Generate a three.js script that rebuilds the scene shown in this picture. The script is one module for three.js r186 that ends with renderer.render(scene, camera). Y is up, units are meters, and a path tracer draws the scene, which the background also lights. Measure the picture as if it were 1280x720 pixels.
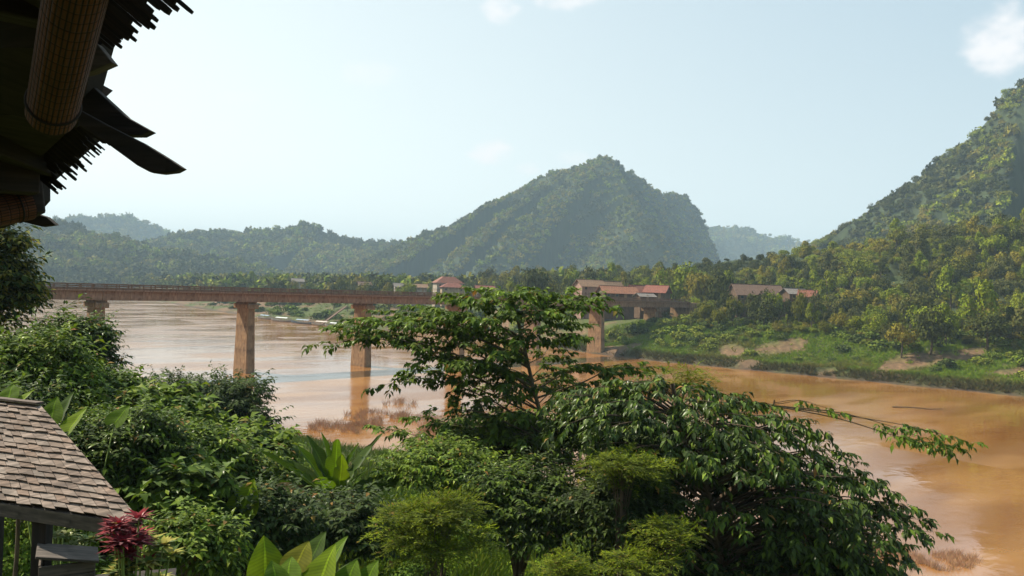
import * as THREE from 'three';
import { mergeGeometries } from 'three/addons/utils/BufferGeometryUtils.js';
import { RoundedBoxGeometry } from 'three/addons/geometries/RoundedBoxGeometry.js';

// ------------------------------------------------------------------ camera, sky, sun, exposure
const EYE = 20, ROLL = 0.035, FOCAL = 1000;              // eye 20 m above the river, hand-held with a slight roll
const scene = new THREE.Scene();
const camera = new THREE.PerspectiveCamera(2 * Math.atan(360 / FOCAL) * 180 / Math.PI, 1280 / 720, 0.1, 12000);
camera.position.set(0, EYE, 0);
camera.rotation.set(0, 0, ROLL);
scene.add(camera);

const renderer = new THREE.WebGLRenderer({ antialias: true });
renderer.setSize(1024, 576);
renderer.toneMapping = THREE.LinearToneMapping;
renderer.toneMappingExposure = 1.65;
renderer.shadowMap.enabled = true;
renderer.shadowMap.type = THREE.PCFSoftShadowMap;

const sunDir = new THREE.Vector3(-0.62, 0.74, -0.27).normalize();
const sun = new THREE.DirectionalLight(new THREE.Color().setRGB(1.0, 0.90, 0.72), 5.0);
sun.position.copy(sunDir).multiplyScalar(900);
sun.castShadow = true;
sun.shadow.radius = 1.2;
sun.shadow.mapSize.set(4096, 4096);
Object.assign(sun.shadow.camera, { left: -500, right: 500, top: 500, bottom: -500, near: 1, far: 3000 });
scene.add(sun, sun.target);

// ------------------------------------------------------------------ small tools
function rng(seed) { let a = seed >>> 0; return () => { a = (a + 0x6D2B79F5) >>> 0; let t = a; t = Math.imul(t ^ (t >>> 15), t | 1); t ^= t + Math.imul(t ^ (t >>> 7), t | 61); return ((t ^ (t >>> 14)) >>> 0) / 4294967296; }; }
const clamp = (x, a = 0, b = 1) => Math.min(b, Math.max(a, x));
const mix = (a, b, t) => a + (b - a) * t;
const smooth = (a, b, x) => { const t = clamp((x - a) / (b - a)); return t * t * (3 - 2 * t); };
function hash(x, y, z = 0) { let h = Math.imul(x | 0, 374761393) ^ Math.imul(y | 0, 668265263) ^ Math.imul(z | 0, 2147483647 - 77777); h = Math.imul(h ^ (h >>> 13), 1274126177); return ((h ^ (h >>> 16)) >>> 0) / 4294967296; }
function noise2(x, y, per = 0) {
  const xi = Math.floor(x), yi = Math.floor(y), fx = x - xi, fy = y - yi, u = fx * fx * (3 - 2 * fx), v = fy * fy * (3 - 2 * fy);
  const w = per ? (n => ((n % per) + per) % per) : (n => n);
  return mix(mix(hash(w(xi), w(yi)), hash(w(xi + 1), w(yi)), u), mix(hash(w(xi), w(yi + 1)), hash(w(xi + 1), w(yi + 1)), u), v);
}
function fbm(x, y, oct = 4, per = 0) { let s = 0, a = 0.5, n = 0; for (let i = 0; i < oct; i++) { s += a * noise2(x + i * 17, y + i * 31, per); n += a; a *= 0.5; x *= 2; y *= 2; per *= 2; } return s / n; }
const V = (x, y, z) => new THREE.Vector3(x, y, z);
const col = (r, g, b) => new THREE.Color().setRGB(r, g, b);
// a surveyed point: bearing and height read off the photograph, with its distance ahead in metres
const cR = Math.cos(ROLL), sR = Math.sin(ROLL);
function at(px, py, D) { const u = (px - 640) / FOCAL, v = (360 - py) / FOCAL; return V((u * cR - v * sR) * D, EYE + (u * sR + v * cR) * D, -D); }

const names = new Map();
function numbered(n) { const k = names.get(n) || 0; names.set(n, k + 1); return k ? n + '_' + String(k).padStart(3, '0') : n; }
function shade(o) { o.traverse(m => { if (m.isMesh) { m.castShadow = true; m.receiveShadow = true; } }); return o; }
function thing(name, label, category, pos, turn = 0, group) {
  const o = new THREE.Group(); o.name = numbered(name); scene.add(o);
  if (pos) o.position.copy(pos); o.rotation.y = turn; o.userData = { label, category }; if (group) o.userData.group = group;
  return o;
}
function part(name, geo, mat, parent) { const m = new THREE.Mesh(geo, mat); m.name = name; m.castShadow = m.receiveShadow = true; parent.add(m); return m; }
function single(name, geo, mat, label, category, group) { const m = part(numbered(name), geo, mat, scene); m.userData = { label, category }; if (group) m.userData.group = group; return m; }
function structure(name, geo, mat) { const m = part(numbered(name), geo, mat, scene); m.userData = { kind: 'structure' }; return m; }
function asStuff(o, label, category) { o.userData = { kind: 'stuff', label, category }; return o; }
function box(w, h, d, x = 0, y = 0, z = 0) { const g = new THREE.BoxGeometry(w, h, d); g.translate(x, y, z); return g; }
function rbox(w, h, d, r, x = 0, y = 0, z = 0) { const g = new RoundedBoxGeometry(w, h, d, 1, r); g.translate(x, y, z); return g; }

function texture(n, f, srgb = true) {           // f(u, v) -> [r, g, b] in 0..1
  const a = new Uint8Array(n * n * 4);
  for (let y = 0; y < n; y++) for (let x = 0; x < n; x++) { const c = f(x / n, y / n), k = (y * n + x) * 4; a[k] = clamp(c[0]) * 255; a[k + 1] = clamp(c[1]) * 255; a[k + 2] = clamp(c[2]) * 255; a[k + 3] = 255; }
  const t = new THREE.DataTexture(a, n, n, THREE.RGBAFormat); t.wrapS = t.wrapT = THREE.RepeatWrapping; t.magFilter = THREE.LinearFilter; t.minFilter = THREE.LinearMipmapLinearFilter; t.generateMipmaps = true;
  if (srgb) t.colorSpace = THREE.SRGBColorSpace; t.needsUpdate = true; return t;
}

// ------------------------------------------------------------------ sky: hazy air, brighter round the sun, a few small fair-weather clouds
{
  const W = 4096, H = 2048, a = new Float32Array(W * H * 4);
  const puffs = [[625, 14, 1.3, .8, .8], [712, 0, 2.2, .7, .7], [613, 190, 1.5, .9, .9], [660, 212, 1.0, .5, .5], [1252, 50, 1.9, 1.9, 1], [465, 92, 2.0, 1.0, .3], [300, 122, 1.4, .5, .2], [720, 198, 1.4, .5, .35],
    [-700, -200, 4, 2, .8], [-1500, 60, 5, 2, .7], [2300, -100, 4, 2, .8], [1900, 120, 3, 1.2, .7]].map(([px, py, wx, wy, s]) => {
      const d = at(px, py, 1).sub(V(0, EYE, 0)).normalize(); return [Math.atan2(d.x, -d.z) * 180 / Math.PI, Math.asin(d.y) * 180 / Math.PI, wx, wy, s]; });
  for (const [k, r] of [[0, 1]]) for (let i = 0; i < 14; i++) { const q = hash(i, 5); puffs.push([60 + hash(i, 1) * 240, 14 + hash(i, 2) * 30, 2 + 4 * q, 1 + 1.5 * hash(i, 4), .8]); }
  for (let y = 0; y < H; y++) {
    const el = ((y + 0.5) / H - 0.5) * 180, e = Math.max(el, 0), se = Math.sin(e * Math.PI / 180), ce = Math.cos(e * Math.PI / 180);
    for (let x = 0; x < W; x++) {
      const th = ((x + 0.5) / W - 0.5) * 2 * Math.PI, dx = Math.cos(th) * ce, dz = Math.sin(th) * ce;
      const c = dx * sunDir.x + se * sunDir.y + dz * sunDir.z;
      const glow = Math.pow((1 + c) / 2, 2.6), hz = Math.exp(-e / 13) * mix(0.55, 1, smooth(0, 0.22, glow)), thick = 0.3 + 0.7 * Math.exp(-e / 32), gl = glow * thick;
      let r = mix(0.10, 0.515, hz) + gl * 0.86, g = mix(0.215, 0.60, hz) + gl * 0.78, b = mix(0.335, 0.61, hz) + gl * 0.60;
      if (el > 0) {
        const az = Math.atan2(dx, -dz) * 180 / Math.PI;
        for (const p of puffs) {
          let da = az - p[0]; if (da > 180) da -= 360; if (da < -180) da += 360;
          const qx = da / p[2], qy = (el - p[1]) / p[3]; if (qx * qx + qy * qy > 4) continue;
          const n = fbm(az * 0.9 + 50, el * 1.5 + 50, 5), w = smooth(0.1, 1.5, 1.3 - (qx * qx + qy * qy) * 0.8 + (n - 0.5) * 1.6) * p[4] * 0.85;
          r = mix(r, 0.70, w); g = mix(g, 0.68, w); b = mix(b, 0.68, w);
        }
      }
      const k = (y * W + x) * 4; a[k] = r; a[k + 1] = g; a[k + 2] = b; a[k + 3] = 1;
    }
  }
  const sky = new THREE.DataTexture(a, W, H, THREE.RGBAFormat, THREE.FloatType);
  sky.mapping = THREE.EquirectangularReflectionMapping; sky.magFilter = THREE.LinearFilter; sky.needsUpdate = true;
  scene.background = sky; scene.environment = sky;
}
scene.fog = new THREE.FogExp2(col(0.62, 0.83, 1.0), 0.00024);

// ------------------------------------------------------------------ the lie of the land (X to the right, D ahead of the eye)
const nearBank = [[400, -120], [140, -16], [58, 30], [33, 52], [8, 82], [-12, 94], [-24, 101], [-45, 119], [-88, 150], [-200, 290], [-420, 640], [-800, 1250], [-1600, 2600]];
const farBank = [[600, -230], [400, -60], [200, 105], [115, 176], [76, 208], [46, 232], [27, 254], [2, 298], [-20, 326], [-70, 350], [-101, 388], [-130, 415], [-200, 510], [-340, 722], [-700, 1250], [-1500, 2600]];
function bankDist(line, X, D) {     // signed distance: positive on the right of the line's direction of travel
  let best = 1e9, sgn = 1;
  for (let i = 0; i + 1 < line.length; i++) {
    const [ax, ay] = line[i], [bx, by] = line[i + 1], ex = bx - ax, ey = by - ay, t = clamp(((X - ax) * ex + (D - ay) * ey) / (ex * ex + ey * ey));
    const qx = X - ax - t * ex, qy = D - ay - t * ey, d = qx * qx + qy * qy;
    if (d < best) { best = d; sgn = ex * (D - ay) - ey * (X - ax) < 0 ? 1 : -1; }
  }
  return Math.sqrt(best) * sgn;
}
const dNear = (X, D) => -bankDist(nearBank, X, D), dFar = (X, D) => bankDist(farBank, X, D);   // positive on land
function landHeight(X, D) {
  const n = dNear(X, D), f = dFar(X, D), wob = fbm(X * 0.06 + 9, D * 0.06 + 4, 4) - 0.5;
  let h = -3;
  if (n > -12) h = Math.max(h, n < 0 ? n * 0.25 : mix(0, 1.6, smooth(0, 12, n)) + 11.5 * smooth(10, 62, n) + 110 * smooth(80, 330, n) + wob * 1.5 * smooth(0, 8, n));
  if (f > -12) {
    const right = smooth(-40, 40, X);
    const hr = 2.2 * smooth(0, 4, f) + 7.8 * smooth(3, 34, f) + 8 * smooth(40, 130, f), hl = 1.5 * smooth(0, 6, f) + 6.5 * smooth(8, 55, f) + 5 * smooth(50, 200, f);
    h = Math.max(h, f < 0 ? f * 0.25 : mix(hl, hr, right) + wob * 3.2 * smooth(0, 14, f));
  }
  return h;
}
// ------------------------------------------------------------------ ground sheet, river
const grainTex = texture(512, (u, v) => { const a = fbm(u * 8, v * 8, 5, 8), b = noise2(u * 128, v * 128, 128); const k = 0.55 + 0.45 * a * (0.7 + 0.6 * b); return [k, k, k]; });
const groundMat = new THREE.MeshStandardMaterial({ vertexColors: true, roughness: 1, map: grainTex, bumpMap: grainTex, bumpScale: 0.05 });
// patches of bare earth on the far bank: [X, D, radius along, radius across]
function onLand(px, py) { const u = at(px, py, 1); u.y -= EYE; for (let D = 110; D < 420; D += 1) if (EYE + u.y * D < landHeight(u.x * D, D)) return V(u.x * D, 0, -D); return V(0, 0, 1e5); }
const bare = [[1150, 452, 10, 5], [1190, 446, 9, 4], [1120, 462, 6, 3], [915, 440, 4, 6], [935, 456, 3, 3], [975, 436, 9, 4], [1035, 462, 4, 2], [1268, 466, 6, 2.5], [660, 430, 30, 8], [610, 425, 30, 10], [752, 444, 14, 6], [1215, 440, 7, 2]].map(([px, py, a, b]) => [onLand(px, py), a, b]);
const mud = new THREE.Color().setRGB(0.095, 0.058, 0.03);
function landColor(X, D, out) {
  const n = dNear(X, D), f = dFar(X, D), a = fbm(X * 0.05, D * 0.05, 4), b = fbm(X * 0.4 + 7, D * 0.4, 3);
  let soil = 0;
  if (f > -12 && f < 200) {
    soil = smooth(2.2, 0.2, f + (b - 0.5) * 2.5);
    for (const [p, rx, ry] of bare) { const q = Math.hypot((X - p.x) / rx, (D + p.z) / ry) + (b - 0.5) * 0.9; soil = Math.max(soil, smooth(1.1, 0.75, q)); }
    if (X < 0) soil = Math.max(soil, smooth(0.40, 0.50, a + (b - .5) * .3) * smooth(70, 40, f));
  } else if (n > -12) soil = Math.max(smooth(5, 1, n + (b - .5) * 5), smooth(0.5, 0.62, a) * 0.7);
  const g = 0.7 + 0.7 * b;
  const wet = f > -12 && f < 200 ? smooth(2.6, 1.2, f + (b - 0.5) * 1.5) : 0; out.setRGB(mix(0.10 * g, 0.25, soil), mix(0.13 * g, 0.145, soil), mix(0.014 * g, 0.072, soil)); out.lerp(mud, wet);
}
{
  const NA = 640, NR = 420, pos = [], cl = [], uv = [], ix = [], c = new THREE.Color();
  for (let j = 0; j <= NR; j++) {
    const r = 2 * Math.pow(4500, j / NR);
    for (let i = 0; i <= NA; i++) {
      const s = i / NA * 2 - 1, th = Math.PI * (0.32 * s + 0.68 * s * s * s), X = r * Math.sin(th), D = r * Math.cos(th);
      pos.push(X, r > 2600 ? 4 : landHeight(X, D), -D); uv.push(X / 6, D / 6); landColor(X, D, c); cl.push(c.r, c.g, c.b);
      if (i < NA && j < NR) { const k = j * (NA + 1) + i; ix.push(k, k + 1, k + NA + 1, k + 1, k + NA + 2, k + NA + 1); }
    }
  }
  const g = new THREE.BufferGeometry(); g.setAttribute('position', new THREE.Float32BufferAttribute(pos, 3)); g.setAttribute('color', new THREE.Float32BufferAttribute(cl, 3)); g.setAttribute('uv', new THREE.Float32BufferAttribute(uv, 2)); g.setIndex(ix); g.computeVertexNormals();
  structure('ground', g, groundMat);
}
{
  const silt = texture(1024, (u, v) => { const w = fbm(u * 4, v * 4, 3, 4), a = fbm(u * 6 + w, v * 24 + w * 2, 5, 24); const k = smooth(0.3, 0.72, a); return [mix(0.64, 0.75, k), mix(0.42, 0.53, k), mix(0.19, 0.29, k)]; });
  const rip = texture(1024, (u, v) => { const w = fbm(u * 8, v * 8, 3, 8); const a = fbm(u * 24 + w * 2, v * 48, 4, 48), b = fbm(u * 8 + 3, v * 10, 3, 40); const k = a * 0.5 * (0.4 + 1.2 * b) + b * 0.5; return [k, k, k]; }, false);
  const ruffle = texture(512, (u, v) => { const w = fbm(u * 3, v * 3, 2, 3), k = 0.3 + 0.7 * smooth(0.35, 0.7, fbm(u * 4 + w, v * 20 + w, 4, 20)); return [k, k, k]; }, false); ruffle.repeat.set(1 / 110, 1 / 170);
  const m = new THREE.MeshPhysicalMaterial({ map: silt, bumpMap: rip, bumpScale: 0.03, roughness: 0.2, roughnessMap: ruffle, ior: 1.75, color: col(0.60, 0.60, 0.60) });
  silt.repeat.set(1 / 130, 1 / 130); rip.repeat.set(1 / 42, 1 / 42);
  // the sheet follows the river's course; u runs down the stream
  const NX = 60, NY = 120, pos = [], uv = [], ix = [];
  for (let j = 0; j <= NY; j++) for (let i = 0; i <= NX; i++) {
    const s = mix(-900, 3200, j / NY), t = mix(-700, 700, i / NX), X = 20 - 0.62 * s + 0.785 * t, D = 150 + 0.785 * s + 0.62 * t;
    pos.push(X, 0, -D); uv.push(t, s); if (i < NX && j < NY) { const k = j * (NX + 1) + i; ix.push(k, k + 1, k + NX + 1, k + 1, k + NX + 2, k + NX + 1); }
  }
  const g = new THREE.BufferGeometry(); g.setAttribute('position', new THREE.Float32BufferAttribute(pos, 3)); g.setAttribute('uv', new THREE.Float32BufferAttribute(uv, 2)); g.setIndex(ix); g.computeVertexNormals();
  structure('river_water', g, m);
}

// ------------------------------------------------------------------ hills: ridges [X, D, height, reach towards the eye, reach away]
function ridge(rows) { return rows.map(([px, py, D, wn, wf, tree = 7]) => { const p = at(px, py, D); return [p.x, D, p.y - tree, wn, wf]; }); }
function ridgeHeight(line, X, D, pw) {
  let h = 0;
  for (let i = 0; i + 1 < line.length; i++) {
    const A = line[i], B = line[i + 1], ex = B[0] - A[0], ey = B[1] - A[1], L2 = ex * ex + ey * ey, t = clamp(((X - A[0]) * ex + (D - A[1]) * ey) / L2);
    const qx = X - A[0] - t * ex, qy = D - A[1] - t * ey, side = ex * qy - ey * qx, d = Math.hypot(qx, qy) * (t === 0 || t === 1 ? 1.6 : 1), w = side < 0 ? mix(A[3], B[3], t) : mix(A[4], B[4], t);
    const f = 1 - d / w; if (f > 0) h = Math.max(h, mix(A[2], B[2], t) * Math.pow(f, pw));
  }
  return h;
}
const hills = [];
function hill(name, lines, { x0, x1, d0, d1, step, pw = 1, rough = 0.12, scale = 90, color = [0.05, 0.075, 0.02] }) {
  const height = (X, D) => {
    const wx = (fbm(X / scale + 3, D / scale, 3) - 0.5) * scale * 0.45, wy = (fbm(X / scale, D / scale + 8, 3) - 0.5) * scale * 0.45;
    let h = 0; for (const l of lines) h = Math.max(h, ridgeHeight(l, X + wx * 0.5, D + wy, pw));
    return h * (1 + rough * (fbm(X / scale * 2 + 5, D / scale * 2 + 1, 4) - 0.5) * 2) - 2;
  };
  const nx = Math.ceil((x1 - x0) / step), ny = Math.ceil((d1 - d0) / step), pos = [], uv = [], ix = [];
  for (let j = 0; j <= ny; j++) for (let i = 0; i <= nx; i++) {
    const X = x0 + i * step, D = d0 + j * step; pos.push(X, height(X, D), -D); uv.push(X / 20, D / 20);
    if (i < nx && j < ny) { const k = j * (nx + 1) + i; ix.push(k, k + 1, k + nx + 1, k + 1, k + nx + 2, k + nx + 1); }
  }
  const g = new THREE.BufferGeometry(); g.setAttribute('position', new THREE.Float32BufferAttribute(pos, 3)); g.setAttribute('uv', new THREE.Float32BufferAttribute(uv, 2)); g.setIndex(ix); g.computeVertexNormals();
  structure(name, g, new THREE.MeshStandardMaterial({ color: col(...color), roughness: 1, map: grainTex }));
  const o = { name, height, x0, x1, d0, d1 }; hills.push(o); return o;
}
const nearHill = hill('hillside', [ridge([[800, 328, 440, 120, 80], [860, 312, 425, 130, 80], [905, 305, 430, 150, 90], [1000, 297, 410, 150, 100], [1100, 284, 392, 150, 100], [1180, 270, 372, 150, 100], [1280, 256, 352, 140, 110], [1420, 232, 320, 130, 110], [1700, 200, 280, 120, 110]])],
  { x0: 40, x1: 420, d0: 150, d1: 540, step: 5, pw: 0.9, rough: 0.10, scale: 60 });
const backHill = hill('hillside', [ridge([[1040, 318, 800, 160, 100], [1066, 290, 780, 200, 110], [1078, 274, 770, 220, 120], [1100, 252, 755, 240, 120], [1150, 224, 740, 270, 120], [1175, 196, 735, 280, 120], [1212, 162, 722, 290, 130], [1280, 98, 700, 300, 140], [1380, 20, 680, 330, 160], [1500, -40, 660, 330, 180]])],
  { x0: 240, x1: 900, d0: 320, d1: 900, step: 7, pw: 1.0, rough: 0.08, scale: 80 });
const mountain = hill('mountain', [
  ridge([[440, 312, 1760, 300, 200], [500, 300, 1740, 330, 200], [560, 291, 1700, 420, 200], [600, 268, 1650, 460, 200], [640, 239, 1600, 480, 200], [672, 219, 1560, 460, 200], [692, 208, 1530, 440, 200], [704, 209, 1520, 430, 200], [722, 205, 1500, 430, 200], [757, 190, 1470, 330, 200]]),
  ridge([[757, 190, 1470, 130, 200], [790, 211, 1530, 120, 200], [828, 233, 1620, 100, 200], [858, 240, 1720, 90, 200], [876, 262, 1780, 80, 160], [889, 297, 1810, 70, 160], [898, 322, 1830, 60, 160]]),
  ridge([[757, 192, 1470, 80, 340], [788, 236, 1400, 70, 330], [786, 285, 1320, 60, 300], [760, 330, 1230, 50, 260]].reverse()),
], { x0: -420, x1: 520, d0: 1080, d1: 1900, step: 9, pw: 0.95, rough: 0.05, scale: 110 });
const westHill = hill('hill', [ridge([[-160, 276, 1250, 420, 200], [0, 279, 1270, 420, 200], [70, 274, 1280, 430, 200], [120, 284, 1270, 420, 200], [180, 300, 1250, 400, 180], [240, 313, 1230, 360, 160], [330, 330, 1200, 300, 160]])],
  { x0: -1150, x1: -150, d0: 800, d1: 1500, step: 12, rough: 0.14, scale: 110 });
const midHill = hill('hill', [ridge([[150, 305, 1750, 500, 200], [205, 298, 1750, 500, 200], [236, 288, 1740, 480, 200], [268, 283, 1730, 480, 200], [305, 291, 1720, 470, 200], [340, 285, 1720, 460, 200], [380, 276, 1710, 460, 200], [412, 288, 1700, 440, 200], [445, 298, 1700, 430, 200], [490, 298, 1690, 420, 200], [540, 298, 1680, 420, 200], [620, 310, 1660, 400, 200]])],
  { x0: -1100, x1: 160, d0: 1200, d1: 1950, step: 12, rough: 0.1, scale: 140 });
const farDome = hill('hill', [ridge([[-200, 296, 2700, 600, 300], [40, 276, 2700, 600, 300], [105, 269, 2700, 600, 300], [152, 266, 2700, 600, 300], [190, 275, 2700, 600, 300], [226, 293, 2700, 500, 300], [290, 312, 2700, 500, 300]])],
  { x0: -2600, x1: -700, d0: 2100, d1: 3000, step: 25, rough: 0.05, scale: 260 });
const farEast = hill('hill', [ridge([[800, 300, 3000, 500, 300], [880, 280, 3000, 500, 300], [905, 278, 3000, 500, 300], [935, 286, 3000, 500, 300], [965, 293, 3000, 500, 300], [1000, 298, 3000, 500, 300], [1200, 305, 3000, 500, 300]])],
  { x0: 300, x1: 2000, d0: 2450, d1: 3300, step: 25, rough: 0.05, scale: 260 });
// ------------------------------------------------------------------ road bridge on wall piers
const dustTex = texture(512, (u, v) => { const a = fbm(u * 6, v * 6, 5, 6), b = fbm(u * 40, v * 5, 3, 40), k = 0.62 + 0.3 * a + 0.18 * (b - 0.5); const s = smooth(0.5, 0.75, fbm(u * 10 + 3, v * 3, 4, 10)) * 0.25; return [k * (1 - s * 0.8), k * (0.96 - s), k * (0.92 - s * 1.1)]; });
const concrete = new THREE.MeshStandardMaterial({ color: col(0.52, 0.34, 0.19), map: dustTex, roughness: 0.95, bumpMap: dustTex, bumpScale: 0.03 });
const deckMat = new THREE.MeshStandardMaterial({ color: col(0.56, 0.35, 0.245), map: dustTex, roughness: 0.95, bumpMap: dustTex, bumpScale: 0.02 });
const railMat = new THREE.MeshStandardMaterial({ color: col(0.27, 0.17, 0.12), map: dustTex, roughness: 0.9 });
function metric(g, s = 5) { // box-like uv in metres
  const p = g.attributes.position, n = g.attributes.normal, uv = new Float32Array(p.count * 2);
  for (let i = 0; i < p.count; i++) { const ax = Math.abs(n.getX(i)), ay = Math.abs(n.getY(i)), az = Math.abs(n.getZ(i)); const u = ax > ay && ax > az ? p.getZ(i) : p.getX(i), v = ay > ax && ay > az ? p.getZ(i) : p.getY(i); uv[2 * i] = u / s; uv[2 * i + 1] = v / s; }
  g.setAttribute('uv', new THREE.BufferAttribute(uv, 2)); return g;
}
{
  const SPAN = 29.9, b = thing('road_bridge', 'long straight concrete road bridge stained red by dust, crossing the brown river', 'bridge', V(-77.8, 0, -150), Math.atan2(21.24, 21.05));
  const xa = -2.3 * SPAN, xb = 6.62 * SPAN;
  part('road_slab', metric(box(xb - xa, 0.3, 8.2, (xa + xb) / 2, 16.95, 0)), deckMat, b);
  for (let s = -2; s < 7; s++) {
    const x0 = s * SPAN + (s === -2 ? -8 : 0.05), x1 = Math.min((s + 1) * SPAN - 0.05, xb);
    const g = part('girder', metric(box(x1 - x0, 1.66, 6.9, (x0 + x1) / 2, 15.95, 0)), deckMat, b);
    for (let x = x0 + 5; x < x1 - 2; x += 6) part('stiffener', metric(box(0.3, 1.5, 0.1, x, 15.98, 3.5)), deckMat, g);
  }
  for (let s = -1; s <= 6; s++) {
    const shape = [[2.1, 6.4, -3], [1.65, 5.0, 13.7]], g = new THREE.BufferGeometry(), pos = [], c = 0.22;
    for (const [w, d, y] of shape) for (const [sx, sz] of [[1, 1], [-1, 1], [-1, -1], [1, -1]]) { const a = [sx * (w / 2 - c), y, sz * d / 2], q = [sx * w / 2, y, sz * (d / 2 - c)]; if (sx * sz > 0) pos.push(...q, ...a); else pos.push(...a, ...q); }
    const ix = []; for (let i = 0; i < 8; i++) { const j = (i + 1) % 8; ix.push(i, i + 8, j, j, i + 8, j + 8); }
    g.setAttribute('position', new THREE.Float32BufferAttribute(pos, 3)); g.setIndex(ix); const gg = g.toNonIndexed(); gg.computeVertexNormals(); gg.translate(s * SPAN, 0, 0);
    const p = part('pier', metric(gg), concrete, b);
    part('pier_cap', metric(rbox(2.5, 1.0, 6.6, 0.12, s * SPAN, 14.16, 0)), concrete, p);
    part('bearing_beam', metric(rbox(2.0, 0.46, 5.6, 0.05, s * SPAN, 14.88, 0)), concrete, p);
  }
  for (const z of [-3.95, 3.95]) {
    part('kerb', metric(box(xb - xa, 0.28, 0.3, (xa + xb) / 2, 17.24, z)), railMat, b);
    part('top_rail', metric(box(xb - xa, 0.16, 0.2, (xa + xb) / 2, 18.0, z)), railMat, b);
    part('lower_rail', metric(box(xb - xa, 0.12, 0.12, (xa + xb) / 2, 17.66, z)), railMat, b);
    for (let x = xa + 1; x < xb; x += 2.2) part('rail_post', box(0.22, 0.56, 0.22, x, 17.65, z), railMat, b);
  }
  part('abutment', metric(rbox(6, 12, 9, 0.15, xb + 2.9, 10.9, 0)), concrete, b);
}
// ------------------------------------------------------------------ plant kit
const UP = V(0, 1, 0), t1 = V(0, 0, 0), t2 = V(0, 0, 0), t3 = V(0, 0, 0), t4 = V(0, 0, 0);
class Leaves {
  constructor() { this.p = []; this.c = []; this.i = []; this.n = 0; }
  vert(v, c) { this.p.push(v.x, v.y, v.z); this.c.push(c[0], c[1], c[2]); return this.n++; }
  leaf(p, a, nrm, len, w, fold, droop, c) {          // blade folded on its midrib, four faces
    t1.crossVectors(a, nrm).normalize(); t2.crossVectors(t1, a).normalize();
    const b = this.vert(p, c);
    const L = this.vert(t3.copy(p).addScaledVector(a, len * 0.45).addScaledVector(t1, w / 2).addScaledVector(t2, fold * w), c);
    const M = this.vert(t3.copy(p).addScaledVector(a, len * 0.5), c);
    const R = this.vert(t3.copy(p).addScaledVector(a, len * 0.45).addScaledVector(t1, -w / 2).addScaledVector(t2, fold * w), c);
    const T = this.vert(t3.copy(p).addScaledVector(a, len).addScaledVector(t2, -droop * len), c);
    this.i.push(b, M, L, b, R, M, L, M, T, M, R, T);
  }
  blade(p, a, nrm, len, w, c) {                      // narrow leaflet, two faces
    t1.crossVectors(a, nrm).normalize();
    const b = this.vert(p, c), L = this.vert(t3.copy(p).addScaledVector(a, len * 0.5).addScaledVector(t1, w / 2), c), R = this.vert(t3.copy(p).addScaledVector(a, len * 0.5).addScaledVector(t1, -w / 2), c), T = this.vert(t3.copy(p).addScaledVector(a, len), c);
    this.i.push(b, R, L, L, R, T);
  }
  geometry() {
    const g = new THREE.BufferGeometry(); g.setAttribute('position', new THREE.Float32BufferAttribute(this.p, 3)); g.setAttribute('color', new THREE.Float32BufferAttribute(this.c, 3)); g.setIndex(this.i); g.computeVertexNormals(); return g;
  }
}
function onSphere(r, out = V(0, 0, 0)) { const z = r() * 2 - 1, a = r() * 2 * Math.PI, s = Math.sqrt(1 - z * z); return out.set(s * Math.cos(a), z, s * Math.sin(a)); }
function pick(pal, r) { if (r() < 0.02) return [0.17 + 0.12 * r(), 0.12 + 0.06 * r(), 0.03]; const c = pal[Math.floor(r() * pal.length)], k = 0.75 + 0.5 * r(); return [c[0] * k, c[1] * k, c[2] * k]; }
function tube(points, r0, r1, seg = 6) {
  const curve = new THREE.CatmullRomCurve3(points), n = Math.max(4, points.length * 3), g = new THREE.TubeGeometry(curve, n, 1, seg, false), p = g.attributes.position, c = V(0, 0, 0);
  for (let i = 0; i <= n; i++) { curve.getPointAt(i / n, c); const r = mix(r0, r1, i / n); for (let j = 0; j <= seg; j++) { const k = i * (seg + 1) + j; p.setXYZ(k, c.x + (p.getX(k) - c.x) * r, c.y + (p.getY(k) - c.y) * r, c.z + (p.getZ(k) - c.z) * r); } }
  g.computeVertexNormals(); return g;
}
const leafMat = new THREE.MeshPhysicalMaterial({ vertexColors: true, roughness: 0.92, transmission: 0.36, thickness: 0, specularIntensity: 0.3, clearcoat: 0.07, clearcoatRoughness: 0.2, side: THREE.DoubleSide });
const dullLeafMat = new THREE.MeshPhysicalMaterial({ vertexColors: true, roughness: 0.95, transmission: 0.38, thickness: 0, specularIntensity: 0.2, side: THREE.DoubleSide });
const waxyLeafMat = new THREE.MeshPhysicalMaterial({ vertexColors: true, roughness: 0.9, transmission: 0.25, thickness: 0, specularIntensity: 0.4, clearcoat: 0.22, clearcoatRoughness: 0.28, side: THREE.DoubleSide });
const farLeafMat = new THREE.MeshPhysicalMaterial({ vertexColors: true, roughness: 0.9, specularIntensity: 0.25, side: THREE.DoubleSide });
const barkTex = texture(256, (u, v) => { const k = 0.55 + 0.5 * fbm(u * 16, v * 4, 4, 16); return [k, k * 0.97, k * 0.92]; });
const barkMat = new THREE.MeshStandardMaterial({ color: col(0.16, 0.12, 0.085), map: barkTex, bumpMap: barkTex, bumpScale: 0.02, roughness: 1 });
const paleBark = new THREE.MeshStandardMaterial({ color: col(0.27, 0.22, 0.16), map: barkTex, bumpMap: barkTex, bumpScale: 0.01, roughness: 1 });
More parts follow.
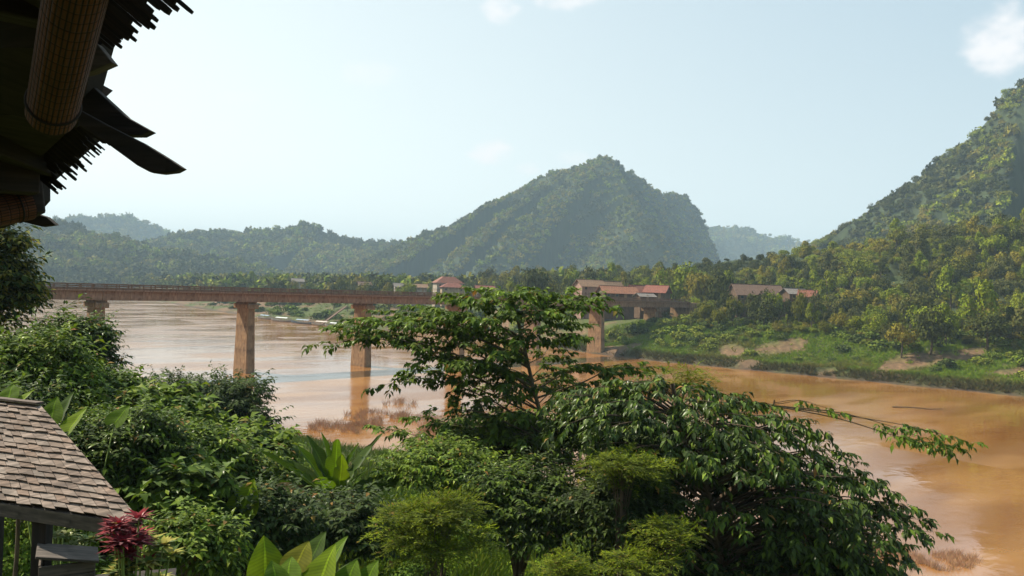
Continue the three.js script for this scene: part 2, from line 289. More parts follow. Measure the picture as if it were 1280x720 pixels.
const PAL = {
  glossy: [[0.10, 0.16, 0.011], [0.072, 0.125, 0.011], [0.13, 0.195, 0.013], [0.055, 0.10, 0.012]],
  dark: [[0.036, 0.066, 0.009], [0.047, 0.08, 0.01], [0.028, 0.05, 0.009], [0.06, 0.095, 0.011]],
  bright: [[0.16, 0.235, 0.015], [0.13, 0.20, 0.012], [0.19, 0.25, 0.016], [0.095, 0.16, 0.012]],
  feathery: [[0.17, 0.225, 0.004], [0.12, 0.17, 0.003], [0.20, 0.24, 0.005], [0.075, 0.11, 0.004]],
  yellow: [[0.24, 0.20, 0.022], [0.19, 0.20, 0.022], [0.14, 0.16, 0.02]],
};
const DOWN = V(0, -1, 0);
function spray(lb, p, dir, len, n, L, W, pal, r, droop = 0.4) {           // a twig with leaves on both sides
  const side = V(0, 0, 0).crossVectors(dir, UP); if (side.lengthSq() < 1e-4) side.set(1, 0, 0); side.normalize();
  const q = V(0, 0, 0), a = V(0, 0, 0), nn = V(0, 0, 0);
  for (let i = 0; i < n; i++) {
    const t = n < 2 ? 1 : 0.15 + 0.85 * i / (n - 1), s = i === n - 1 ? 0 : (i % 2 ? 1 : -1);
    q.copy(p).addScaledVector(dir, len * t); q.y -= droop * 0.5 * t * t * len;
    a.copy(dir).multiplyScalar(0.55).addScaledVector(side, s * (0.6 + 0.4 * r())).addScaledVector(DOWN, droop * (0.4 + 0.9 * r())); a.x += (r() - .5) * .5; a.y += (r() - .5) * .3; a.z += (r() - .5) * .5; a.normalize();
    nn.set((r() - .5) * .9, 1, (r() - .5) * .9).normalize();
    const k = 0.7 + 0.55 * r(); lb.leaf(q, a, nn, L * k, W * k, 0.12 + 0.12 * r(), 0.1 + 0.2 * r(), pick(pal, r));
  }
}
function frond(lb, p, dir, len, n, L, W, pal, r, droop = 0.5) {            // a feathery twig of narrow leaflets
  const side = V(0, 0, 0).crossVectors(dir, UP).normalize(), q = V(0, 0, 0), a = V(0, 0, 0), nn = V(0, 0, 0);
  for (let i = 0; i < n; i++) {
    const t = (i + 1) / n, s = i % 2 ? 1 : -1; q.copy(p).addScaledVector(dir, len * t); q.y -= droop * 0.5 * t * t * len;
    a.copy(dir).multiplyScalar(0.75).addScaledVector(side, s * 0.75).addScaledVector(DOWN, droop * 0.5 * r()); a.x += (r() - .5) * .4; a.z += (r() - .5) * .4; a.normalize(); nn.set((r() - .5) * .8, 1, (r() - .5) * .8).normalize();
    lb.blade(q, a, nn, L * (0.6 + 0.6 * r()), W, pick(pal, r));
  }
}
function limbCurve(a, b, lift) { const d = V(0, 0, 0).subVectors(b, a), m1 = a.clone().addScaledVector(d, 0.35), m2 = a.clone().addScaledVector(d, 0.72), L = d.length(); m1.y += lift * L; m2.y += lift * L * 0.9; return [a, m1, m2, b]; }
// a tree whose limbs reach the given points, leafy along their outer parts
function limbTree({ name, label, category = 'tree', trunk, limbs, seed, pal, L = 0.2, W = 0.08, n = 8, gap = 0.16, spread = 0.7, s0 = 0.3, droop = 0.45, r0 = 0.14, mat = leafMat, bark = barkMat, feather = false, group, own }) {
  const r = rng(seed), o = thing(name, label, category, trunk[0], 0, group), base = trunk[0], lb = new Leaves();
  const tr = trunk.map(p => p.clone().sub(base)), curve = new THREE.CatmullRomCurve3(tr);
  part('trunk', tube(tr, r0, r0 * 0.35, 8), bark, o);
  for (const [t0, to, lift = 0.12, dens = 1, wide = 1, lp] of limbs) {
    const b = to.clone().sub(base); let t = t0;
    if (t === 'auto') { t = 0.2; for (let k = 0.2; k < 0.97; k += 0.02) { const q = curve.getPoint(k); if (q.y > b.y - 0.25 * Math.hypot(q.x - b.x, q.z - b.z) - 0.1) break; t = k; } }
    const a = curve.getPoint(t), pts = limbCurve(a, b, lift), len = a.distanceTo(b);
    for (const k of [1, 2]) { pts[k].x += (r() - .5) * len * 0.16; pts[k].y += (r() - .5) * len * 0.08; pts[k].z += (r() - .5) * len * 0.16; }
    const c = new THREE.CatmullRomCurve3(pts), m = Math.max(2, Math.ceil(len * (1 - s0) / 0.3 * dens));
    part('limb', tube(pts, Math.max(0.01, r0 * 0.32 * Math.min(1, len / 3)), 0.005, 5), bark, o);
    const tone = 0.8 + 0.45 * r(), palT = (lp || pal).map(q => q.map(x => x * tone));
    for (let i = 0; i <= m; i++) {               // side branchlets, each carrying leafy twigs
      const s = mix(s0, 1, i / m), p = c.getPoint(s), d = c.getTangent(s), sg = i % 2 ? 1 : -1; d.applyAxisAngle(UP, i === m ? 0 : sg * (0.5 + 0.9 * r())); d.y = d.y * 0.5 + (r() - 0.4) * 0.5; d.normalize();
      const bl = spread * wide * mix(1.0, 0.55, s) * (0.5 + 0.8 * r()), kn = Math.max(2, Math.ceil(bl / gap));
      for (let k = 0; k < kn; k++) {
        const u = (k + 1) / kn, q = p.clone().addScaledVector(d, bl * u), e = d.clone().applyAxisAngle(UP, (r() - .5) * 2.4); q.y += -0.25 * bl * u * u + (r() - .5) * 0.1; e.y += (r() - .45) * 0.8; e.normalize();
        if (feather) frond(lb, q, e, gap * 2, n, L, W, palT, r, droop); else spray(lb, q, e, gap * (0.9 + r()), n, L, W, palT, r, droop);
      }
    }
  }
  part('crown', lb.geometry(), mat, o); return o;
}
// a rounded leafy mass on stems: lobes of twigs over an uneven egg
function leafyMass({ name, label, category = 'shrub', c, rad, ground, seed, pal, lobes = 14, sprays = 900, L = 0.16, W = 0.07, n = 6, len = 0.3, droop = 0.4, mat = leafMat, bark = barkMat, feather = false, group, stem = 0.07, low = -0.5, spots }) {
  const r = rng(seed), base = V(c.x, ground ?? landHeight(c.x, -c.z) - 0.05, c.z), o = thing(name, label, category, base, 0, group), lb = new Leaves(), cc = c.clone().sub(base), d = V(0, 0, 0), balls = [];
  part('trunk', tube([V(0, 0, 0), V(cc.x * 0.3 + (r() - .5) * .3, cc.y * 0.4, (r() - .5) * .3), cc], stem, stem * 0.5, 7), bark, o);
  lobes = Math.round(lobes * 1.7);
  for (let i = 0; i < lobes; i++) {
    onSphere(r, d); if (d.y < low) d.y = -d.y * 0.5;
    const k = 0.5 + 0.38 * r(), q = V(cc.x + d.x * rad.x * k, cc.y + d.y * rad.y * k, cc.z + d.z * rad.z * k), s = 0.22 + 0.2 * r();
    balls.push([q, s * rad.x, s * rad.y, s * rad.z]); part('limb', tube([cc.clone().multiplyScalar(0.6), cc.clone().lerp(q, 0.5).add(V(0, -0.1 * rad.y, 0)), q], stem * 0.45, stem * 0.12, 5), bark, o);
  }
  for (const [q, s] of spots || []) balls.push([q.clone().sub(base), s, s * 0.8, s]);
  const tones = balls.map(() => { const k = 0.65 + 0.8 * r() * r() + 0.1; return pal.map(q => q.map(x => x * k)); });
  for (let i = 0; i < sprays; i++) {
    const [q, sx, sy, sz] = balls[i % balls.length], lp = tones[i % balls.length]; onSphere(r, d); if (d.y < -0.35) d.y *= -0.6;
    const k = 0.55 + 0.5 * Math.sqrt(r()), p = V(q.x + d.x * sx * k, q.y + d.y * sy * k, q.z + d.z * sz * k), dir = d.clone(); dir.y = dir.y * 0.6 + 0.1; dir.x += (r() - .5) * .8; dir.z += (r() - .5) * .8; dir.normalize();
    (feather ? frond : spray)(lb, p, dir, len * (0.6 + 0.8 * r()), n, L, W, lp, r, droop);
  }
  if (!feather) for (let i = 0; i < sprays * 0.1; i++) {                          // stray shoots beyond the outline
    const [q, sx, sy, sz] = balls[Math.floor(r() * balls.length)]; onSphere(r, d); d.y = Math.abs(d.y) * 0.9 + 0.1;
    const p = V(q.x + d.x * sx, q.y + d.y * sy, q.z + d.z * sz), dir = d.clone(); dir.y += 0.3; dir.normalize(); spray(lb, p, dir, len * (1.2 + 1.6 * r()), n + 3, L * 1.1, W * 1.1, pal, r, droop);
  }
  part('crown', lb.geometry(), mat, o); return o;
}
// crowns for trees across the river and on the hills: lobes of leaf clumps round a stem, unit radius
function farCrown(seed, { lobes = 9, quads = 700, size = 0.13, tall = 1, flat = 1 }) {
  const r = rng(seed), lb = new Leaves(), d = V(0, 0, 0), balls = [], a = V(0, 0, 0), nn = V(0, 0, 0);
  for (let i = 0; i < lobes; i++) { onSphere(r, d); const k = 0.35 + 0.4 * r(); balls.push([V(d.x * k, (d.y * 0.8 + 0.1) * k * tall, d.z * k), (0.28 + 0.24 * r())]); }
  for (let i = 0; i < quads; i++) {
    const [q, s] = balls[i % lobes]; onSphere(r, d); if (d.y < -0.3) d.y *= -0.7;
    const k = 0.8 + 0.35 * r(), p = V(q.x + d.x * s * k, q.y + d.y * s * k * flat, q.z + d.z * s * k);
    nn.copy(d).add(onSphere(r, a).multiplyScalar(0.55)).normalize(); onSphere(r, a); a.cross(nn).normalize(); a.y -= 0.35; a.normalize();
    const b = 0.65 + 0.7 * r(), y = 0.9 + 0.25 * r(); lb.blade(p, a, nn, size * (0.7 + 0.7 * r()) * 1.5, size * 1.1, [b * y, b, b * (0.8 + 0.3 * r())]);
  }
  return lb.geometry();
}
const farCrowns = [farCrown(11, { quads: 1500, size: 0.085 }), farCrown(12, { lobes: 8, tall: 1.4, quads: 1500, size: 0.085 }), farCrown(13, { lobes: 13, tall: 0.8, quads: 1700, size: 0.08 }), farCrown(14, { lobes: 7, tall: 1.7, quads: 1300, size: 0.085 }), farCrown(15, { lobes: 16, tall: 1.1, quads: 1900, size: 0.075 })];
const coarseCrowns = [farCrown(21, { lobes: 5, quads: 110, size: 0.3 }), farCrown(22, { lobes: 4, quads: 90, size: 0.32, tall: 1.4 }), farCrown(23, { lobes: 7, quads: 130, size: 0.28, tall: 0.8 })];
const farTints = [[0.125, 0.13, 0.011], [0.15, 0.175, 0.009], [0.05, 0.06, 0.011], [0.18, 0.155, 0.018], [0.08, 0.084, 0.02], [0.155, 0.195, 0.01]];
const farMats = farTints.map(c => new THREE.MeshPhysicalMaterial({ vertexColors: true, color: col(...c), roughness: 0.9, specularIntensity: 0.25, side: THREE.DoubleSide }));
const farTrunk = tube([V(0, 0, 0), V(0.04, 0.5, 0), V(0, 1, 0.03)], 0.045, 0.02, 5);
// a tree across the river: trunk and crown, its foot on the land
function farTree(X, D, y, R, H, kind, tint, r, label, group, name = 'riverside_tree') {
  const o = thing(name, label, 'tree', V(X, y - 0.3, -D), r() * 6.28, group);
  const t = part('trunk', farTrunk, barkMat, o); t.scale.set(R * 1.4, H * 0.75, R * 1.4);
  const c = part('crown', farCrowns[kind], farMats[tint], o); const sy = Math.max(R * 0.9, H * 0.5) / [0.85, 1.1, 0.75, 1.25, 0.95][kind]; c.position.y = H * 0.54; c.scale.set(R, sy, R); return o;
}
function canopy(name, label, list, protos) {               // list: [X, y, D, R, tint]; one mass of trees nobody could count
  const o = new THREE.Group(); o.name = numbered(name); o.userData = { kind: 'stuff', label, category: 'forest' }; scene.add(o);
  const m4 = new THREE.Matrix4(), q = new THREE.Quaternion(), c = new THREE.Color(), e = new THREE.Euler();
  protos.forEach((g, k) => {
    const mine = list.filter((_, i) => i % protos.length === k); if (!mine.length) return;
    const im = new THREE.InstancedMesh(g, farLeafMat, mine.length); im.name = 'tree_crowns'; im.castShadow = im.receiveShadow = true; im.userData = { kind: 'stuff' };
    mine.forEach(([X, y, D, R, t], i) => { q.setFromEuler(e.set(0, hash(i, k, 3) * 6.28, 0)); im.setMatrixAt(i, m4.compose(V(X, y, -D), q, V(R, R * (0.8 + 0.5 * hash(i, k, 9)), R))); const b = 0.75 + 0.5 * hash(i, 77, k); im.setColorAt(i, c.setRGB(t[0] * b, t[1] * b, t[2] * b)); });
    o.add(im);
  });
}
// ------------------------------------------------------------------ woods on the hills and along the far bank
function coverHill(h, spacing, R, r, keep) {
  const out = [];
  for (let X = h.x0 + 4; X < h.x1 - 4; X += spacing) for (let D = h.d0 + 4; D < h.d1 - 4; D += spacing) {
    const x = X + (r() - .5) * spacing * 0.9, d = D + (r() - .5) * spacing * 0.9, y = h.height(x, d);
    if (Math.abs(x / d) > 0.78 || y < 2) continue;
    const e = 6, gx = (h.height(x + e, d) - y) / e, gd = (h.height(x, d + e) - y) / e, turned = gd * d + gx * x + (EYE - y);      // slope facing the eye
    if (turned < -0.35 * d) continue;
    if (keep && !keep(x, d, y)) continue;
    const k = fbm(x / (R * 9) + 2, d / (R * 9) + 5, 3), q = r(), t = farTints[k > 0.58 ? (q < .5 ? 3 : 1) : k < 0.42 ? (q < .6 ? 2 : 4) : Math.floor(q * 6)];
    out.push([x, y + R * 0.35, d, R * (0.5 + 1.25 * Math.pow(r(), 2.2)), t]);
  }
  return out;
}
const rf = rng(4242), rightTrees = [];
// right bank and the lower hillside: trees one can tell apart
const houseSpots = [];
{
  const land = (x, d) => Math.max(landHeight(x, d), nearHill.height(x, d));
  const cand = [];
  for (let i = 0; i < 7000; i++) {
    const D = 185 + rf() * 190, X = D * (0.16 + rf() * 0.56), f = dFar(X, D); if (f < (X > 52 ? 21 : 27) + 6 * noise2(X * 0.08, D * 0.08)) continue;
    if (X / D > 0.26 && X / D < 0.38 && D > 272 && D < 300) continue;           // the houses' own ground
        if (Math.hypot(X - 56, D - 288) < 16) continue;                              // road at the bridge end
    const R = 1.5 + 4.6 * Math.pow(rf(), 2.6) + (f > 60 ? 0.7 : 0);
    if (cand.some(c => Math.hypot(c[0] - X, c[1] - D) < (c[2] + R) * 0.68)) continue;
    cand.push([X, D, R, f]);
  }
  cand.sort((a, b) => b[2] / b[1] - a[2] / a[1]);
  const kinds = ['olive green', 'fresh green', 'dark green', 'yellowish green', 'grey green', 'light green'], shapes = ['rounded', 'upright', 'broad low', 'tall narrow', 'dense'];
  cand.slice(0, 290).forEach(([X, D, R, f]) => {
    const k = Math.floor(rf() * 5), t = Math.floor(rf() * 6), where = f < 48 ? 'at the foot of the right hillside' : 'part way up the right hillside';
    farTree(X, D, land(X, D), R, R * (k === 3 ? 2.7 : k === 1 ? 2.3 : 1.75) + rf() * 3.0, k, t, rf, shapes[k] + ' ' + kinds[t] + ' tree ' + where, kinds[t] + ' ' + shapes[k] + ' trees ' + where, 'hillside_tree');
  });
  const rest = cand.slice(290).map(([X, D, R]) => [X, land(X, D) + R * 0.8, D, R, farTints[Math.floor(rf() * 6)]]);
  canopy('hillside_wood', 'unbroken mixed wood over the near hillside', rest.concat(coverHill(nearHill, 5.2, 3.6, rf, (x, d, y) => y > landHeight(x, d) + 3 && dFar(x, d) > 50)), farCrowns);
}
canopy('steep_hill_wood', 'dense wood over the steep hill behind', coverHill(backHill, 5.0, 4.4, rf), farCrowns.slice(0, 3).concat(coarseCrowns));
canopy('mountain_wood', 'hazy wood over the pointed mountain', coverHill(mountain, 7.2, 4.8, rf), coarseCrowns);
canopy('west_hill_wood', 'hazy wood over the low hill upstream', coverHill(westHill, 10, 7, rf), coarseCrowns);
canopy('middle_hill_wood', 'hazy wood over the middle ridge', coverHill(midHill, 11, 8, rf), coarseCrowns);
canopy('distant_hill_wood', 'faint wood over the far domed hill', coverHill(farDome, 18, 12, rf), coarseCrowns);
canopy('distant_ridge_wood', 'faint wood over the far ridge', coverHill(farEast, 18, 12, rf), coarseCrowns);

// town bank upstream: trees above the river
{
  const spots = [];
  for (let i = 0; i < 1500 && spots.length < 130; i++) {
    const px = 170 + rf() * 690, D = 330 + rf() * rf() * 330, p = at(px, 360, D), f = dFar(p.x, D); if (f < 26 || f > 170) continue;
    if (px > 700 && px < 850 && D < 345) continue; if (px > 520 && px < 650 && D < 440) continue;
    const R = 3.2 + 3.4 * rf(); if (spots.some(c => Math.hypot(c[0] - p.x, c[1] - D) < (c[2] + R) * 0.75)) continue;
    spots.push([p.x, D, R]);
  }
  const kinds = ['olive green', 'fresh green', 'dark green', 'yellowish green', 'grey green', 'light green'];
  spots.forEach(([X, D, R]) => { const t = Math.floor(rf() * 6), k = Math.floor(rf() * 5); farTree(X, D, landHeight(X, D), R, R * 2.0 + 4 + rf() * 4, k, t, rf, kinds[t] + ' tree among the town houses beyond the bridge', kinds[t] + ' trees of the town beyond the bridge', 'town_tree'); });
  const far = []; for (let i = 0; i < 2600; i++) { const px = -80 + rf() * 1000, D = 480 + rf() * 620, p = at(px, 360, D), f = dFar(p.x, D), n = dNear(p.x, D); if (f < 30 && n < 20) continue; const R = 4.5 + 4 * rf(); far.push([p.x, landHeight(p.x, D) + R * 1.1, D, R, farTints[Math.floor(rf() * 6)]]); }
  canopy('valley_wood', 'trees covering the flat valley behind the town', far, coarseCrowns);
  // single trees that stand out
  const big = (px, py, D, R, k, t, label) => { const p = at(px, py, D), y = landHeight(p.x, D); farTree(p.x, D, y, R, Math.max(R * 1.8, p.y - y + R * 0.9), k, t, rf, label, undefined, 'landmark_tree'); };
  big(668, 348, 330, 7.5, 0, 2, 'tall dark round tree standing over the town left of the red roofs');
  big(640, 356, 335, 5, 4, 1, 'bright green tree just left of the tall dark town tree');
  big(690, 358, 330, 4.5, 2, 0, 'low olive tree just right of the tall dark town tree');
  big(845, 345, 330, 8.5, 4, 5, 'large light green tree behind the right end of the bridge');
  big(875, 352, 315, 6.5, 0, 3, 'yellowish tree above the right end of the bridge');
  big(900, 350, 300, 6, 2, 2, 'dark spreading tree beside the brown roofed house');
  [[905, 268, 3.6, 4], [922, 262, 3.2, 1], [938, 260, 3, 3], [952, 259, 3.2, 4], [968, 258, 3.4, 0], [985, 256, 3.2, 1], [1000, 252, 3, 2], [1016, 250, 3.4, 4]].forEach(([px, D, R, k], i) => big(px, 367 + (i % 3) * 3, D, R, k, [2, 0, 4, 2, 5, 2, 0, 4][i], ['first', 'second', 'third', 'fourth', 'fifth', 'sixth', 'seventh', 'last'][i] + ' from the left of the trees screening the long brown house'));
  big(1165, 400, 205, 5.5, 4, 2, 'dark creeper-hung tree standing forward on the right bank');
  big(1128, 408, 206, 4, 1, 3, 'narrow ochre creeper column beside the dark tree on the right bank');
}
// shrubs and grass on the right bank
{
  const bush = farCrown(31, { lobes: 10, quads: 420, size: 0.17, tall: 0.6 }), bush2 = farCrown(32, { lobes: 14, quads: 500, size: 0.15, tall: 0.5 });
  const mats = [[0.125, 0.175, 0.016], [0.095, 0.135, 0.017], [0.15, 0.18, 0.02], [0.06, 0.085, 0.017]].map(c => new THREE.MeshPhysicalMaterial({ vertexColors: true, color: col(...c), roughness: 0.9, specularIntensity: 0.25, side: THREE.DoubleSide }));
  const done = [], tone = ['bright green', 'green', 'yellow green', 'dark green'];
  for (let i = 0; i < 3000 && done.length < 130; i++) {
    const D = 178 + rf() * 95, X = D * (0.08 + rf() * 0.58), f = dFar(X, D); if (f < 8 || f > 36 || (f < 17 && rf() < 0.72)) continue;
    if (bare.some(([p, rx, ry]) => Math.hypot((X - p.x) / rx, (D + p.z) / ry) < 1.15)) continue;
    const R = (X < 60 ? 1.5 : 0.9) + 1.9 * rf(); if (done.some(c => Math.hypot(c[0] - X, c[1] - D) < (c[2] + R) * 0.7)) continue; done.push([X, D, R]);
    const t = Math.floor(rf() * 4), o = single('bank_shrub', i % 2 ? bush : bush2, mats[t], tone[t] + ' mounded shrub on the grassy right bank', 'shrub', tone[t] + ' shrubs on the right bank');
    o.position.set(X, landHeight(X, D) + R * 0.35, -D); o.scale.set(R * 1.2, R, R * 1.2); o.rotation.y = rf() * 6.28;
  }
  const town = []; for (let i = 0; i < 2500 && town.length < 80; i++) {
    const D = 300 + rf() * 260, X = D * (-0.46 + rf() * 0.58), f = dFar(X, D); if (f < 7 || f > 46) continue; const R = 1.6 + 2.6 * rf(); if (town.some(c => Math.hypot(c[0] - X, c[1] - D) < (c[2] + R) * 0.8)) continue; town.push([X, D, R]);
    const t = Math.floor(rf() * 4), o = single('bank_shrub', i % 2 ? bush : bush2, mats[t], tone[t] + ' mounded shrub on the town bank', 'shrub', tone[t] + ' shrubs on the town bank below the bridge');
    o.position.set(X, landHeight(X, D) + R * 0.3, -D); o.scale.set(R * 1.3, R, R * 1.3); o.rotation.y = rf() * 6.28;
  }
  const r = rng(91), lb = new Leaves(); for (let i = 0; i < 16; i++) { const a = r() * 6.28, t = 0.15 + 0.5 * r(); lb.blade(V(Math.cos(a) * 0.25 * r(), 0, Math.sin(a) * 0.25 * r()), V(Math.cos(a) * t, 1, Math.sin(a) * t).normalize(), V(Math.sin(a), 0.2, -Math.cos(a)), 0.5 + 0.6 * r(), 0.07, [0.8 + .4 * r(), 0.8 + .4 * r(), 0.8]); }
  const tuft = lb.geometry(), spots = [];
  for (let i = 0; i < 60000; i++) {
    const D = 165 + rf() * 115, X = D * (0.02 + rf() * 0.72), f = dFar(X, D); if (f < 0.5 || f > 36) continue;
    if (bare.some(([p, rx, ry]) => Math.hypot((X - p.x) / rx, (D + p.z) / ry) < 0.9)) { if (rf() > 0.04) continue; }
    spots.push([X, D, f]);
  }
  for (let i = 0; i < 9000; i++) { const D = 300 + rf() * 260, X = D * (-0.5 + rf() * 0.62), f = dFar(X, D); if (f < 3 || f > 60 || fbm(X * .05, D * .05, 4) > 0.5) continue; spots.push([X, D, f]); }
  const im = new THREE.InstancedMesh(tuft, farLeafMat, spots.length), m4 = new THREE.Matrix4(), q = new THREE.Quaternion(), e = new THREE.Euler(), c = new THREE.Color();
  spots.forEach(([X, D, f], i) => { const s = 0.5 + 0.7 * rf() + (f < 4 ? 0.3 : 0), n = fbm(X * 0.12, D * 0.12, 3), dry = smooth(0.5, 0.68, n) * 0.8; im.setMatrixAt(i, m4.compose(V(X, landHeight(X, D) - 0.05, -D), q.setFromEuler(e.set(0, rf() * 6.28, 0)), V(s * 1.3, s, s * 1.3))); const e0 = smooth(5, 2, f); im.setColorAt(i, c.setRGB(mix(mix(0.165, 0.18, dry), 0.085, e0), mix(mix(0.235, 0.155, dry), 0.07, e0), mix(mix(0.018, 0.045, dry), 0.025, e0))); });
  im.name = 'bank_grass'; im.castShadow = im.receiveShadow = true; asStuff(im, 'long grass covering the far river bank', 'grass'); scene.add(im);
}

// trees and shrubs of one kind are told apart by their order along the bank
{
  const ones = ['', 'first', 'second', 'third', 'fourth', 'fifth', 'sixth', 'seventh', 'eighth', 'ninth', 'tenth', 'eleventh', 'twelfth', 'thirteenth', 'fourteenth', 'fifteenth', 'sixteenth', 'seventeenth', 'eighteenth', 'nineteenth'], tens = ['', '', 'twenty', 'thirty', 'forty', 'fifty', 'sixty', 'seventy', 'eighty', 'ninety'], even = ['', '', 'twentieth', 'thirtieth', 'fortieth', 'fiftieth', 'sixtieth', 'seventieth', 'eightieth', 'ninetieth'];
  const ordinal = n => n < 20 ? ones[n] : n % 10 ? tens[Math.floor(n / 10)] + '-' + ones[n % 10] : even[Math.floor(n / 10)], sets = new Map();
  for (const o of scene.children) if (o.userData.group) { if (!sets.has(o.userData.group)) sets.set(o.userData.group, []); sets.get(o.userData.group).push(o); }
  for (const [g, list] of sets) if (list.length > 1) { list.sort((a, b) => a.position.x / -a.position.z - b.position.x / -b.position.z); list.forEach((o, i) => { o.userData.label = (i === 0 ? 'leftmost' : i === list.length - 1 ? 'rightmost' : ordinal(i + 1) + ' from left') + ' among ' + g.replace(' of the town beyond the bridge', ' in the town beyond the bridge').replace('part way up the right', 'part way up right').replace('at the foot of the right', 'at the foot of right'); }); }
}
// ------------------------------------------------------------------ houses across the river
const roofTex = texture(256, (u, v) => { const k = 0.6 + 0.5 * fbm(u * 12, v * 12, 4, 12), w = 0.85 + 0.15 * Math.sin(u * 2 * Math.PI * 16); return [k * w, k * w * 0.97, k * w * 0.95]; });
const roofMats = { red: [0.36, 0.13, 0.08], orange: [0.44, 0.19, 0.10], tan: [0.36, 0.22, 0.125], brown: [0.26, 0.16, 0.11], grey: [0.34, 0.31, 0.29], rust: [0.36, 0.12, 0.08] };
for (const k in roofMats) roofMats[k] = new THREE.MeshStandardMaterial({ color: col(...roofMats[k]), map: roofTex, roughness: 0.85 });
const wallMats = { white: [0.66, 0.62, 0.55], cream: [0.58, 0.48, 0.34], wood: [0.20, 0.13, 0.085], pink: [0.55, 0.38, 0.33] };
for (const k in wallMats) wallMats[k] = new THREE.MeshStandardMaterial({ color: col(...wallMats[k]), map: dustTex, roughness: 0.95 });
const paneMat = new THREE.MeshStandardMaterial({ color: col(0.03, 0.035, 0.04), roughness: 0.2 }), frameMat = new THREE.MeshStandardMaterial({ color: col(0.30, 0.2, 0.12), roughness: 0.8 });
function gableRoof(w, d, h, over) {      // ridge along x
  const t = 0.14, W = w / 2 + over, S = Math.hypot(d / 2 + over, h * (1 + over / (d / 2))), a = Math.atan2(h, d / 2), gs = [];
  for (const s of [-1, 1]) { const g = box(W * 2, t, S, 0, t / 2, S / 2); g.rotateX(a); if (s < 0) g.rotateY(Math.PI); g.translate(0, h, 0); gs.push(g); }
  return gs;
}
function house(label, roofColor, wallColor, px, py, D, w, d, hw, hr, turn, hip = false) {
  const p = at(px, py, D), y = p.y - hw - hr, floor = Math.min(landHeight(p.x, D), y), o = thing('house', label, 'house', V(p.x, floor, -D), turn), lift = y - floor;
  part('wall', metric(box(w, hw + lift, d, 0, (hw + lift) / 2 - 0.01, 0)), wallMats[wallColor], o);
  if (hip) {
    const g = new THREE.CylinderGeometry(0.28, Math.SQRT1_2, 1, 4, 1).rotateY(Math.PI / 4).scale(w + 1.6, hr, d + 1.6).toNonIndexed(); g.computeVertexNormals(); g.translate(0, hw + lift + hr / 2, 0); part('roof', metric(g, 3), roofMats[roofColor], o);
  } else {
    const sh = new THREE.Shape([new THREE.Vector2(-d / 2, 0), new THREE.Vector2(d / 2, 0), new THREE.Vector2(0, hr - 0.02)]), gg = new THREE.ExtrudeGeometry(sh, { depth: w - 0.1, bevelEnabled: false }); gg.rotateY(Math.PI / 2); gg.translate(-w / 2 + 0.05, hw + lift - 0.005, 0); part('gable', metric(gg), wallMats[wallColor], o);
    const slopes = gableRoof(w, d, hr, 0.7); slopes.forEach(g => { g.translate(0, hw + lift, 0); part('roof_slope', metric(g, 3), roofMats[roofColor], o); });
    part('ridge_cap', box(w + 1.5, 0.18, 0.4, 0, hw + lift + hr + 0.16, 0), roofMats[roofColor], o);
  }
  const nw = Math.max(1, Math.floor(w / 3.2));
  for (const s of [-1, 1]) for (let i = 0; i < nw; i++) {
    const x = (i + 0.5) / nw * w - w / 2;
    if (i === Math.floor(nw / 2)) part('door', box(1, 2.1, 0.08, x, lift + 1.05, s * (d / 2 + 0.02)), frameMat, o);
    else { const f = part('window', box(1.2, 1.2, 0.1, x, lift + hw * 0.58, s * (d / 2 + 0.02)), frameMat, o); part('pane', box(0.98, 0.98, 0.06, x, lift + hw * 0.58, s * (d / 2 + 0.06)), paneMat, f); }
  }
  return o;
}
house('tan gable roofed house just above the bridge, left of the long red roof', 'tan', 'pink', 737, 350, 318, 10, 8, 2.2, 2.4, 0.35);
house('smaller tan roofed house behind the long red roof at the bridge', 'tan', 'cream', 765, 352, 332, 7, 6, 3, 2.3, 0.4);
house('house with the long bright red orange roof beside the bridge', 'orange', 'wood', 772, 358, 304, 13.5, 8, 2.4, 2.4, 0.25);
house('red roofed house right of the long orange roof by the bridge', 'red', 'cream', 800, 357, 312, 9, 7, 2.4, 2.5, 0.5);
house('rust roofed house at the right end of the bridge', 'rust', 'wood', 822, 357, 306, 8, 7, 2.4, 2.4, -0.5);
house('low pale tin roofed shed beside the bridge railing', 'grey', 'wood', 806, 367, 290, 6, 4, 1.8, 0.9, 0.4);
house('hip roofed red house standing largest in the middle of the town', 'red', 'white', 560, 346, 430, 14, 11, 3.2, 3.4, 0.3, true);
house('low red hip roofed house in front of the large red town house', 'rust', 'cream', 566, 354, 418, 12, 9, 2.6, 2.2, 0.2, true);
house('small white walled house left of the large red town house', 'grey', 'white', 500, 354, 430, 6, 5, 2.6, 1.6, 0.3);
house('pale walled house with tan roof left of the middle of town', 'tan', 'white', 524, 355, 425, 8, 6, 2.4, 1.6, 0.15);
house('red roofed house right of the large red town house', 'red', 'white', 606, 357, 405, 9, 6, 2.4, 1.8, 0.25);
house('small brown roofed hut at the left edge of the town', 'brown', 'cream', 455, 352, 470, 7, 6, 2.6, 1.8, 0.5);
house('white walled house farthest left along the upstream bank', 'grey', 'white', 372, 348, 520, 7, 6, 2.6, 1.8, 0.4);
house('long brown thatched house among trees on the right hillside', 'brown', 'wood', 945, 356, 284, 17, 9, 2.6, 3.4, 0.12);
house('grey tin roofed annex right of the long brown house', 'grey', 'wood', 993, 361, 278, 7, 6, 2.6, 1.6, 0.2);
house('small red roofed hut on the right hillside', 'red', 'pink', 1010, 363, 268, 5, 4.5, 2.4, 1.8, -0.5);

